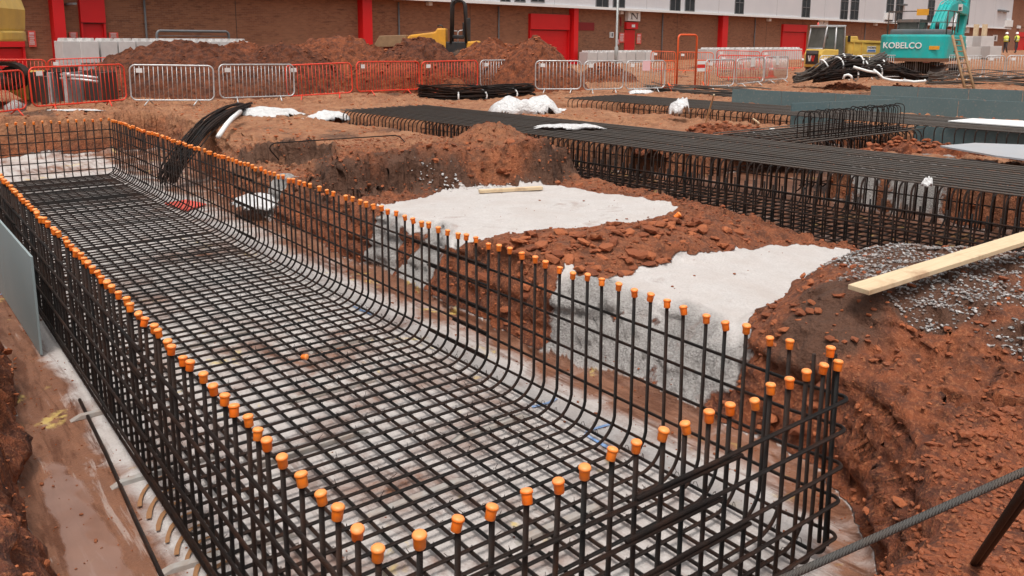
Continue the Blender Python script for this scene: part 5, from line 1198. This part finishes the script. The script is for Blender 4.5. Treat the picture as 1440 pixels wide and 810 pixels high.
# trench box frames and yellow attachment by the left excavator
c = atd(50, 104, 27.5); zg = gz(c[0], c[1]); tb = thing('trench_box', 'dark steel trench box lying open behind the long red barrier', 'trench box', (c[0], c[1], zg-.1), YW)
for x in (0, .55, 1.0, 1.98): MB().box((x+.06, 0, .5), (.1, .9, 1.0)).build('end_frame', M['galv'] if x in (.55, 1.0) else M['dark'], tb, .01)
MB().box((1.0, .5, .55), (2.0, .06, .95)).build('back_panel', M['dark'], tb); MB().box((1.0, 0, .06), (2.0, .9, .1)).build('base_panel', M['greyhood'], tb); MB().box((.3, 0, .5), (.46, .8, .75)).build('end_panel', M['dark'], tb)
for z, y in ((.88, -.35), (.78, -.38)): MB().tube([(.9, y, z+.05), (1.5, y, z+.02), (2.0, y, z-.04)], .04, 8).build('strut', M['galv'], tb)
MB().box((.85, 0, 1.08), (.5, .6, .12)).build('strut_head', M['dark'], tb, .02); MB().lathe([(.07, -.04), (.07, .04)], (1.15, -.4, .93), 12, 0, 'x').build('strut_collar', M['galv'], tb)
c = atd(22, 108, 29); t = thing('bucket', 'pale yellow digger bucket lying beside the dark trench box', 'bucket', (c[0], c[1], gz(c[0], c[1])), YW)
MB().prism([(0, .3), (.5, 0), (1.0, .1), (1.15, .7), (.75, .85), (0, .85)], -.5, .5, 'y').build('shell', M['yellow'], t, .03); MB().box((.95, 0, .2), (.1, .98, .06)).build('cutting_edge', M['ochre'], t)
for y in (-.4, -.13, .13, .4): MB().box((1.05, y, .14), (.2, .08, .05)).build('tooth', M['dark'], t)
# grey metal frame standing above the big heap
c = atd(221, 56, 36.9); d_ = atd(322, 56, 38.6)-c; ln = math.hypot(d_[0], d_[1]); t = thing('metal_frame', 'long grey tubular frame rising above the block row behind the big heap', 'frame', (c[0], c[1], .9), math.atan2(d_[1], d_[0]))
MB().tube(fillet([(0, 0, -.9), (0, 0, 1.05), (ln, 0, 1.05), (ln, 0, -.9)], .14, 5), .055, 8).build('tube_frame', M['greyhood'], t); MB().tube([(.08, 0, .85), (ln-.08, 0, .85)], .02, 6).build('lower_rail', M['greyhood'], t)

# ladder leaning out of the trench
a = on(1367, 124, -.3); b = atd(1345, 50, 36.5); dv = b-a; ln = np.linalg.norm(dv); side = np.cross(dv, np.array([.3, 1, 0])); side = np.array([RT[0], RT[1], 0])*.24; side = side/np.linalg.norm(side)*.17
t = thing('ladder', 'muddy timber ladder leaning up beside the excavator bucket', 'ladder', a)
for sg in (-1, 1): MB().tube([tuple(side*sg), tuple(dv+side*sg*.9)], .055, 6).build('stile', M['laddr'], t)
for k in range(10): f = (k+.7)/10.5; MB().tube([tuple(dv*f-side), tuple(dv*f+side)], .03, 6).build('rung', M['laddr'], t)

# ------------------------------------------------------------------ the two workers
def person(label, px, yfoot, d, face, stride):
    c = atd(px, yfoot, d); t = thing('person', label, 'person', c, face)
    V = [(0,0,.92),(0,0,1.12),(0,0,1.38),(0,0,1.5),(.02,0,1.62),(.03,0,1.72),(0,.09,.88),(.05*stride,.11,.5),(-.08*stride,.11,.08),(.1-.08*stride,.12,.04),(0,-.09,.88),(-.06*stride,-.11,.5),(.1*stride,-.11,.08),(.1+.1*stride,-.12,.04),(0,.19,1.42),(.03,.25,1.16),(.14,.2,.98),(.2,.18,.93),(0,-.19,1.42),(.02,-.26,1.16),(.12,-.22,.97),(.18,-.2,.92)]
    E_ = [(0,1),(1,2),(2,3),(3,4),(4,5),(0,6),(6,7),(7,8),(8,9),(0,10),(10,11),(11,12),(12,13),(2,14),(14,15),(15,16),(16,17),(2,18),(18,19),(19,20),(20,21)]
    rad = [.15,.15,.16,.06,.095,.08,.1,.075,.055,.05,.1,.075,.055,.05,.075,.055,.045,.04,.075,.055,.045,.04]
    me = bpy.data.meshes.new('body'); me.from_pydata(V, E_, []); o = bpy.data.objects.new('body', me); COL.objects.link(o)
    o.modifiers.new('skin', 'SKIN'); sv = me.skin_vertices[0].data
    for q, r_ in zip(sv, rad): q.radius = (r_, r_*(1.15 if r_ > .14 else 1))
    sv[0].use_root = True; s_ = o.modifiers.new('sub', 'SUBSURF'); s_.levels = 2; s_.render_levels = 2
    dg = bpy.context.evaluated_depsgraph_get(); dg.update(); bm_ = bpy.data.meshes.new_from_object(o.evaluated_get(dg)); bpy.data.objects.remove(o)
    bm_.materials.append(M['trouser']); bm_.materials.append(M['skin'])
    for p in bm_.polygons:
        p.use_smooth = True
        if p.center.z > 1.5 or (p.center.z < .99 and abs(p.center.y) > .16 and p.center.x > .1): p.material_index = 1
    link('body', bm_, t)
    MB().lathe([(.175, 1.0), (.19, 1.1), (.20, 1.3), (.21, 1.42), (.10, 1.53)], n=16).build('vest', M['vest'], t).scale = (.95, 1.12, 1)
    MB().lathe([(.205, 1.12), (.207, 1.17)], n=16).build('reflective_band', M['silver'], t).scale = (.95, 1.12, 1)
    MB().lathe([(.15, 1.69), (.125, 1.70), (.12, 1.78), (.07, 1.84), (.01, 1.855)], (.03, 0, 0), 14).build('hard_hat', M['white'], t)
    for y in (-.04, .04): MB().lathe([(.004, -.008), (.014, 0), (.004, .008)], (.12, y, 1.66), 8, 0, 'x').build('eye', M['black'], t)
    MB().lathe([(.02, 0), (.004, .035)], (.115, 0, 1.625), 8, 0, 'x').build('nose', M['skin'], t)
person('worker in yellow vest and white hard hat, left of the pair by the red door', 1413, 74.5, 88, YW+math.pi*.2, 1.4)
person('worker in yellow vest and white hard hat, right of the pair by the red door', 1428, 74.5, 88, YW+math.pi*.75, .7)
